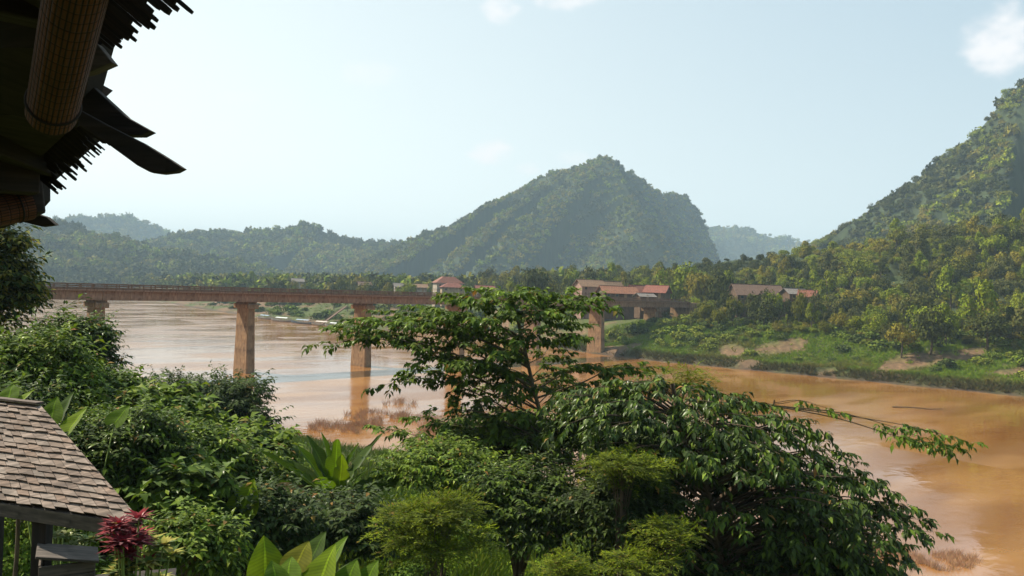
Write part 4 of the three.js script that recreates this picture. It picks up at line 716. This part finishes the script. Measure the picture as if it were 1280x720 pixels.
{
  const T = at(176, 651, 8), E = at(-90, 611, 9.35), Rr = at(50, 506, 10), Rl = at(-90, 490, 11.1), o = thing('shingled_hut', 'small open hut with a weathered wooden shingle roof at the lower left', 'hut', V(T.x - 1.8, landHeight(T.x - 1.8, 9), -9));
  const off = o.position, loc = p => p.clone().sub(off), r = rng(61), eave = (s) => E.clone().lerp(T, s), top = (s) => Rl.clone().lerp(Rr, s), P = (s, t) => loc(eave(s).lerp(top(s), t));
  const nrm = V(0, 0, 0).crossVectors(T.clone().sub(E), Rl.clone().sub(E)).normalize(); if (nrm.y < 0) nrm.negate();
  // underside board
  const quad = (a, b, c, d, th) => { const n = nrm.clone().multiplyScalar(-th), ps = [a, b, c, d, ...[a, b, c, d].map(p => p.clone().add(n))], g = new THREE.BufferGeometry(); g.setAttribute('position', new THREE.Float32BufferAttribute(ps.flatMap(p => [p.x, p.y, p.z]), 3)); g.setIndex([0, 1, 2, 0, 2, 3, 4, 6, 5, 4, 7, 6, 0, 4, 5, 0, 5, 1, 1, 5, 6, 1, 6, 2, 2, 6, 7, 2, 7, 3, 3, 7, 4, 3, 4, 0]); const h = g.toNonIndexed(); h.computeVertexNormals(); return metric(h, 0.8); };
  const dn = nrm.clone().multiplyScalar(-0.05), low = p => p.clone().add(dn);
  part('roof_boarding', quad(low(P(0, 0)), low(P(1, 0)), low(P(1, 1)), low(P(0, 1)), 0.03), darkWood, o);
  const rows = 16, slope = Rr.distanceTo(T), rowH = 1 / rows;
  for (let k = 0; k < rows; k++) {
    const t0 = k * rowH - 0.006, t1 = Math.min(1, (k + 1.35) * rowH); let s = -0.01 - r() * 0.05; const wid = mix(T.distanceTo(E), Rr.distanceTo(Rl), t0);
    while (s < 1) {
      const w = (0.15 + 0.12 * r()) / wid, s1 = Math.min(1.004, s + w), g0 = 0.004 / wid, jag = (r() - 0.5) * 0.02, lift = nrm.clone().multiplyScalar(0.016 + 0.012 * r()), lift2 = nrm.clone().multiplyScalar(-0.01), ta = t0 - 0.006 * r();
      const a = P(Math.max(0, s + g0), ta + jag).add(lift), b = P(s1 - g0, ta + jag + (r() - .5) * 0.015).add(lift), c = P(s1 - g0, t1).add(lift2), d = P(Math.max(0, s + g0), t1).add(lift2);
      if (s1 > 0.02) part('shingle', quad(a, b, c, d, 0.014), shingleMats[Math.floor(r() * 6)], o); s = s1;
    }
  }
  const beam = (a, b, w, h, m, name) => { const d = b.clone().sub(a), L = d.length(), g = metric(rbox(L, h, w, 0.006), 0.8); const q = part(name, g, m, o); q.position.copy(a).lerp(b, 0.5); q.quaternion.setFromUnitVectors(V(1, 0, 0), d.normalize()); return q; };
  const dy = V(0, -0.13, 0);
  beam(P(0, 0.02).add(dy), P(0.96, 0.02).add(dy), 0.05, 0.15, greyWood, 'fascia_board');
  beam(P(0.98, 0.03).add(V(0, -0.1, 0)), P(0.98, 0.98).add(V(0, -0.1, 0)), 0.05, 0.12, greyWood, 'hip_board');
  beam(P(0, 1).add(V(0, 0.02, 0)), P(1, 1).add(V(0, 0.02, 0)), 0.1, 0.03, shingleMats[3], 'ridge_board');
  for (const s of [0.12, 0.34, 0.62]) { const a = P(s, 0.12).add(V(0, -0.16, 0)); const bb = a.clone(); bb.y = landHeight(a.x + off.x, -(a.z + off.z)) - off.y - 0.2; beam(bb, a, 0.15, 0.15, darkWood, 'post'); }
  for (const s of [0.2, 0.6]) { const a = P(s, 0.85).add(V(0, -0.2, 0)), bb = a.clone(); bb.y = -0.2; beam(bb, a, 0.14, 0.14, darkWood, 'post'); }
  const f0 = at(20, 770, 9).sub(off); const fl = part('floor', metric(box(4.4, 0.12, 2.6, -0.6, f0.y, 0.3), 0.8), darkWood, o); fl.rotation.y = 0.35;
}
{ // plank chest beside the hut
  const p = at(84, 712, 8.6), o = thing('plank_chest', 'weathered grey plank chest with a sloping lid behind the hut post', 'chest', V(p.x, p.y - 0.35, p.z), 0.5);
  for (let i = 0; i < 4; i++) part('front_plank', metric(rbox(0.52, 0.115, 0.03, 0.006, 0, 0.06 + i * 0.12, 0.2), 0.8), greyWood, o);
  for (const s of [-1, 1]) part('side_plank', metric(rbox(0.03, 0.5, 0.38, 0.006, s * 0.25, 0.24, 0), 0.8), greyWood, o);
  const l = part('lid', metric(rbox(0.6, 0.03, 0.5, 0.008), 0.8), greyWood, o); l.position.set(0, 0.53, 0); l.rotation.z = -0.2;
  part('leg', box(0.07, 3, 0.07, -0.2, -1.5, 0.1), darkWood, o); part('leg', box(0.07, 3, 0.07, 0.2, -1.5, 0.1), darkWood, o);
}
// ------------------------------------------------------------------ the verandah the picture is taken from: thatched eave at the upper left
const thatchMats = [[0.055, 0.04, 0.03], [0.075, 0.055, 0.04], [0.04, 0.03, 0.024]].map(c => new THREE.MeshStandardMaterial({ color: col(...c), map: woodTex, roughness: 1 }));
{
  const o = thing('verandah_eave', 'dark overhanging thatched eave with curved horn-tipped boards, upper left', 'roof', V(-1, EYE + 1, -2)), off = o.position, A = (px, py, D) => at(px, py, D).sub(off), r = rng(77);
  // a board cut to an outline read in the picture plane at its own distance and tilt, with thickness
  function board(name, pts, th, mat) {
    const P = pts.map(([x, y, d]) => A(x, y, d)), u = P[1].clone().sub(P[0]).normalize(), n = V(0, 0, 0); for (let i = 1; i + 1 < P.length; i++) n.add(V(0, 0, 0).crossVectors(P[i].clone().sub(P[0]), P[i + 1].clone().sub(P[0]))); n.normalize();
    const v = V(0, 0, 0).crossVectors(n, u), sh = new THREE.Shape(P.map(p => { const q = p.clone().sub(P[0]); return new THREE.Vector2(q.dot(u), q.dot(v)); })), g = new THREE.ExtrudeGeometry(sh, { depth: th, bevelEnabled: true, bevelThickness: 0.002, bevelSize: 0.002, bevelSegments: 1 });
    g.translate(0, 0, -th / 2); g.applyMatrix4(new THREE.Matrix4().makeBasis(u, v, n).setPosition(P[0])); return part(name, metric(g, 0.5), mat, o);
  }
  const horn = (pts, d0, d1) => pts.map(([x, y], i) => [x, y, mix(d0, d1, i / (pts.length - 1))]);
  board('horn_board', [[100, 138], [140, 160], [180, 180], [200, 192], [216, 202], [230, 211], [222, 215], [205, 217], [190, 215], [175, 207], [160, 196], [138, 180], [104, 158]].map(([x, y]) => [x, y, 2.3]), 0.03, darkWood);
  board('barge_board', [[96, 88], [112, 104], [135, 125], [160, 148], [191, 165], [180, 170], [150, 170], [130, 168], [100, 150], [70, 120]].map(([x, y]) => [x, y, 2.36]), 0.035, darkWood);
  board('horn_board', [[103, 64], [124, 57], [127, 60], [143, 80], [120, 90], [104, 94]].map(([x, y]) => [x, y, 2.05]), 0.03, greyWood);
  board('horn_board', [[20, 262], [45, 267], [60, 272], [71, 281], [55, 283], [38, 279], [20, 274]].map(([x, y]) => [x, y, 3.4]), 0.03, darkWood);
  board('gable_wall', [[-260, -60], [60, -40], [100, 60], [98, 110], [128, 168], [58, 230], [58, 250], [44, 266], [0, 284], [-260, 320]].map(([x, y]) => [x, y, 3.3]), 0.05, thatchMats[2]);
  // roof slopes: near one over the verandah, farther one over the next bay
  function slab(name, corners, th, mat) { const P = corners.map(c => A(...c)), n = V(0, 0, 0).crossVectors(P[1].clone().sub(P[0]), P[3].clone().sub(P[0])).normalize(); if (n.y < 0) n.negate(); const ps = [...P, ...P.map(p => p.clone().addScaledVector(n, th))], g = new THREE.BufferGeometry(); g.setAttribute('position', new THREE.Float32BufferAttribute(ps.flatMap(p => [p.x, p.y, p.z]), 3)); g.setIndex([0, 2, 1, 0, 3, 2, 4, 5, 6, 4, 6, 7, 0, 1, 5, 0, 5, 4, 1, 2, 6, 1, 6, 5, 2, 3, 7, 2, 7, 6, 3, 0, 4, 3, 4, 7]); const h = g.toNonIndexed(); h.computeVertexNormals(); return part(name, metric(h, 0.6), mat, o); }
  slab('roof_slope', [[205, -62, 1.5], [96, 30, 2.1], [-420, -120, 2.6], [-300, -900, 1.7]], 0.12, thatchMats[0]);
  slab('roof_slope', [[112, 140, 2.4], [34, 212, 3.2], [-400, 160, 3.6], [-420, -160, 2.6]], 0.1, thatchMats[0]);
  slab('roof_slope', [[120, 60, 2.12], [96, 160, 2.5], [-400, 60, 2.9], [-380, -160, 2.5]], 0.08, thatchMats[2]);
  // verge trunk between the bays and the far corner beam
  function beam(a, b, w, h, name, mat) { const p = A(...a), q = A(...b), d = q.clone().sub(p), L = d.length(), m = part(name, metric(rbox(L, h, w, 0.01), 0.6), mat, o); m.position.copy(p).lerp(q, 0.5); m.quaternion.setFromUnitVectors(V(1, 0, 0), d.normalize()); }
  beam([-260, 60, 2.2], [60, 195, 3.1], 0.14, 0.16, 'rafter', darkWood); beam([-320, -80, 1.9], [120, 20, 2.2], 0.1, 0.12, 'rafter', darkWood); beam([-200, 215, 2.9], [46, 215, 3.3], 0.2, 0.36, 'plate_beam', darkWood); beam([-260, 150, 2.6], [40, 180, 3.1], 0.2, 0.4, 'plate_beam', darkWood);
  // ends of the thatch battens along both eaves
  const strip = (px, py, D, len, w, k) => { const p = A(px, py, D), q = A(px + len * 0.76, py + len * 0.65, D - 0.04), d = q.clone().sub(p), L = d.length() * 1.9, m = part('thatch_strip', stripGeo, thatchMats[k % 3], o); m.scale.set(L, w * D / 1000, w * D / 1000 * 0.6); m.quaternion.setFromUnitVectors(V(1, 0, 0), d.normalize()); m.position.copy(q).addScaledVector(d, -L / 2); };
  const stripGeo = rbox(1, 1, 1, 0.12);
  for (let i = 0; i < 26; i++) { const s = i / 25, px = mix(196, 108, s), py = mix(-34, 40, s), D = mix(1.5, 2.06, s); strip(px, py, D, (40 + 34 * r()) * mix(1.0, 0.6, s) * (r() < .25 ? 0.5 : 1), mix(9, 4.5, s) * (0.6 + 0.6 * r()), i); }
  for (let i = 0; i < 52; i++) { const s = i / 51, px = mix(112, 42, s), py = mix(152, 216, s), D = mix(2.42, 3.18, s); strip(px, py, D, (18 + 26 * r()) * (r() < .3 ? 0.6 : 1), 1.8 + 2.2 * r(), i); }
  // the room behind: ceiling over the eye, back and side walls, floor
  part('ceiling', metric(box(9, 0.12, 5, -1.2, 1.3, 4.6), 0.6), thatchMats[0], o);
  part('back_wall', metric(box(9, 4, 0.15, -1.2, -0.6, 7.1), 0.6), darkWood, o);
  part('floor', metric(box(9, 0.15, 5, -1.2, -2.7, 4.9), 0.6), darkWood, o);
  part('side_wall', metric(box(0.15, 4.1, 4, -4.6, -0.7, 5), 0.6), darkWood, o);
  for (const [x, z, t] of [[-3.3, -0.9, 0.7], [-3.1, 0.9, 0.9]]) part('verandah_post', metric(box(0.16, 9.5 + t, 0.16, x, t - 4.75 + t / 2 - 0.6, z), 0.6), darkWood, o);
  for (const x of [-4.2, -1.2, 2.6]) part('stilt', metric(box(0.25, 6, 0.25, x, -5.7, 4), 0.6), darkWood, o);
}
{ // rolled bamboo blinds
  const reed = texture(256, (u, v) => { const k = 0.55 + 0.3 * fbm(u * 4, v * 30, 3, 30), l = Math.abs(((v * 34) % 1) - 0.5) < 0.38 ? 1 : 0.45, t = Math.abs(((u * 14) % 1) - 0.5) < 0.44 ? 1 : 0.7; return [k * l * t * 1.2, k * l * t * 0.85, k * l * t * 0.62]; });
  const blindMat = new THREE.MeshStandardMaterial({ color: col(0.15, 0.11, 0.085), map: reed, bumpMap: reed, bumpScale: 0.006, roughness: 0.9 }), endMat = new THREE.MeshStandardMaterial({ color: col(0.20, 0.13, 0.09), map: woodTex, roughness: 0.9 });
  function roll(label, a, b, rad) {
    const d = b.clone().sub(a), L = d.length(), o = thing('rolled_blind', label, 'blind', a.clone()); o.quaternion.setFromUnitVectors(V(1, 0, 0), d.normalize());
    const g = new THREE.CylinderGeometry(rad, rad, L, 28, 8, true).rotateZ(-Math.PI / 2); g.translate(L / 2, 0, 0); const p = g.attributes.position, uv = g.attributes.uv; for (let i = 0; i < p.count; i++) { const a2 = Math.atan2(p.getZ(i), p.getY(i)); const k = 1 + 0.012 * Math.sin(a2 * 9); p.setY(i, p.getY(i) * k); p.setZ(i, p.getZ(i) * k); const u = uv.getX(i), v = uv.getY(i); uv.setXY(i, v * L * 2.2, u * 1.0); } g.computeVertexNormals();
    part('reed_roll', g, blindMat, o);
    const e = new THREE.LatheGeometry([[0, 0.012], [rad * 0.35, 0.012], [rad * 0.4, 0.0], [rad * 0.7, 0.008], [rad * 0.78, -0.004], [rad, 0]].map(([x, y]) => new THREE.Vector2(x, y)), 24).rotateZ(Math.PI / 2); part('coiled_end', e, endMat, o);
    for (const s of [0.05]) { const t = new THREE.TorusGeometry(rad * 1.02, 0.004, 5, 24).rotateY(Math.PI / 2); t.translate(L * s + 0.02, 0, 0); part('tie_cord', t, darkWood, o); }
  }
  roll('rolled reed blind hanging under the eave, upper left', at(64, 143, 1.95), at(118, -120, 1.35), 0.056);
  roll('dark rolled blind at the lower corner of the eave', at(36, 255, 3.15), at(-190, 300, 2.7), 0.062);
}
renderer.render(scene, camera);
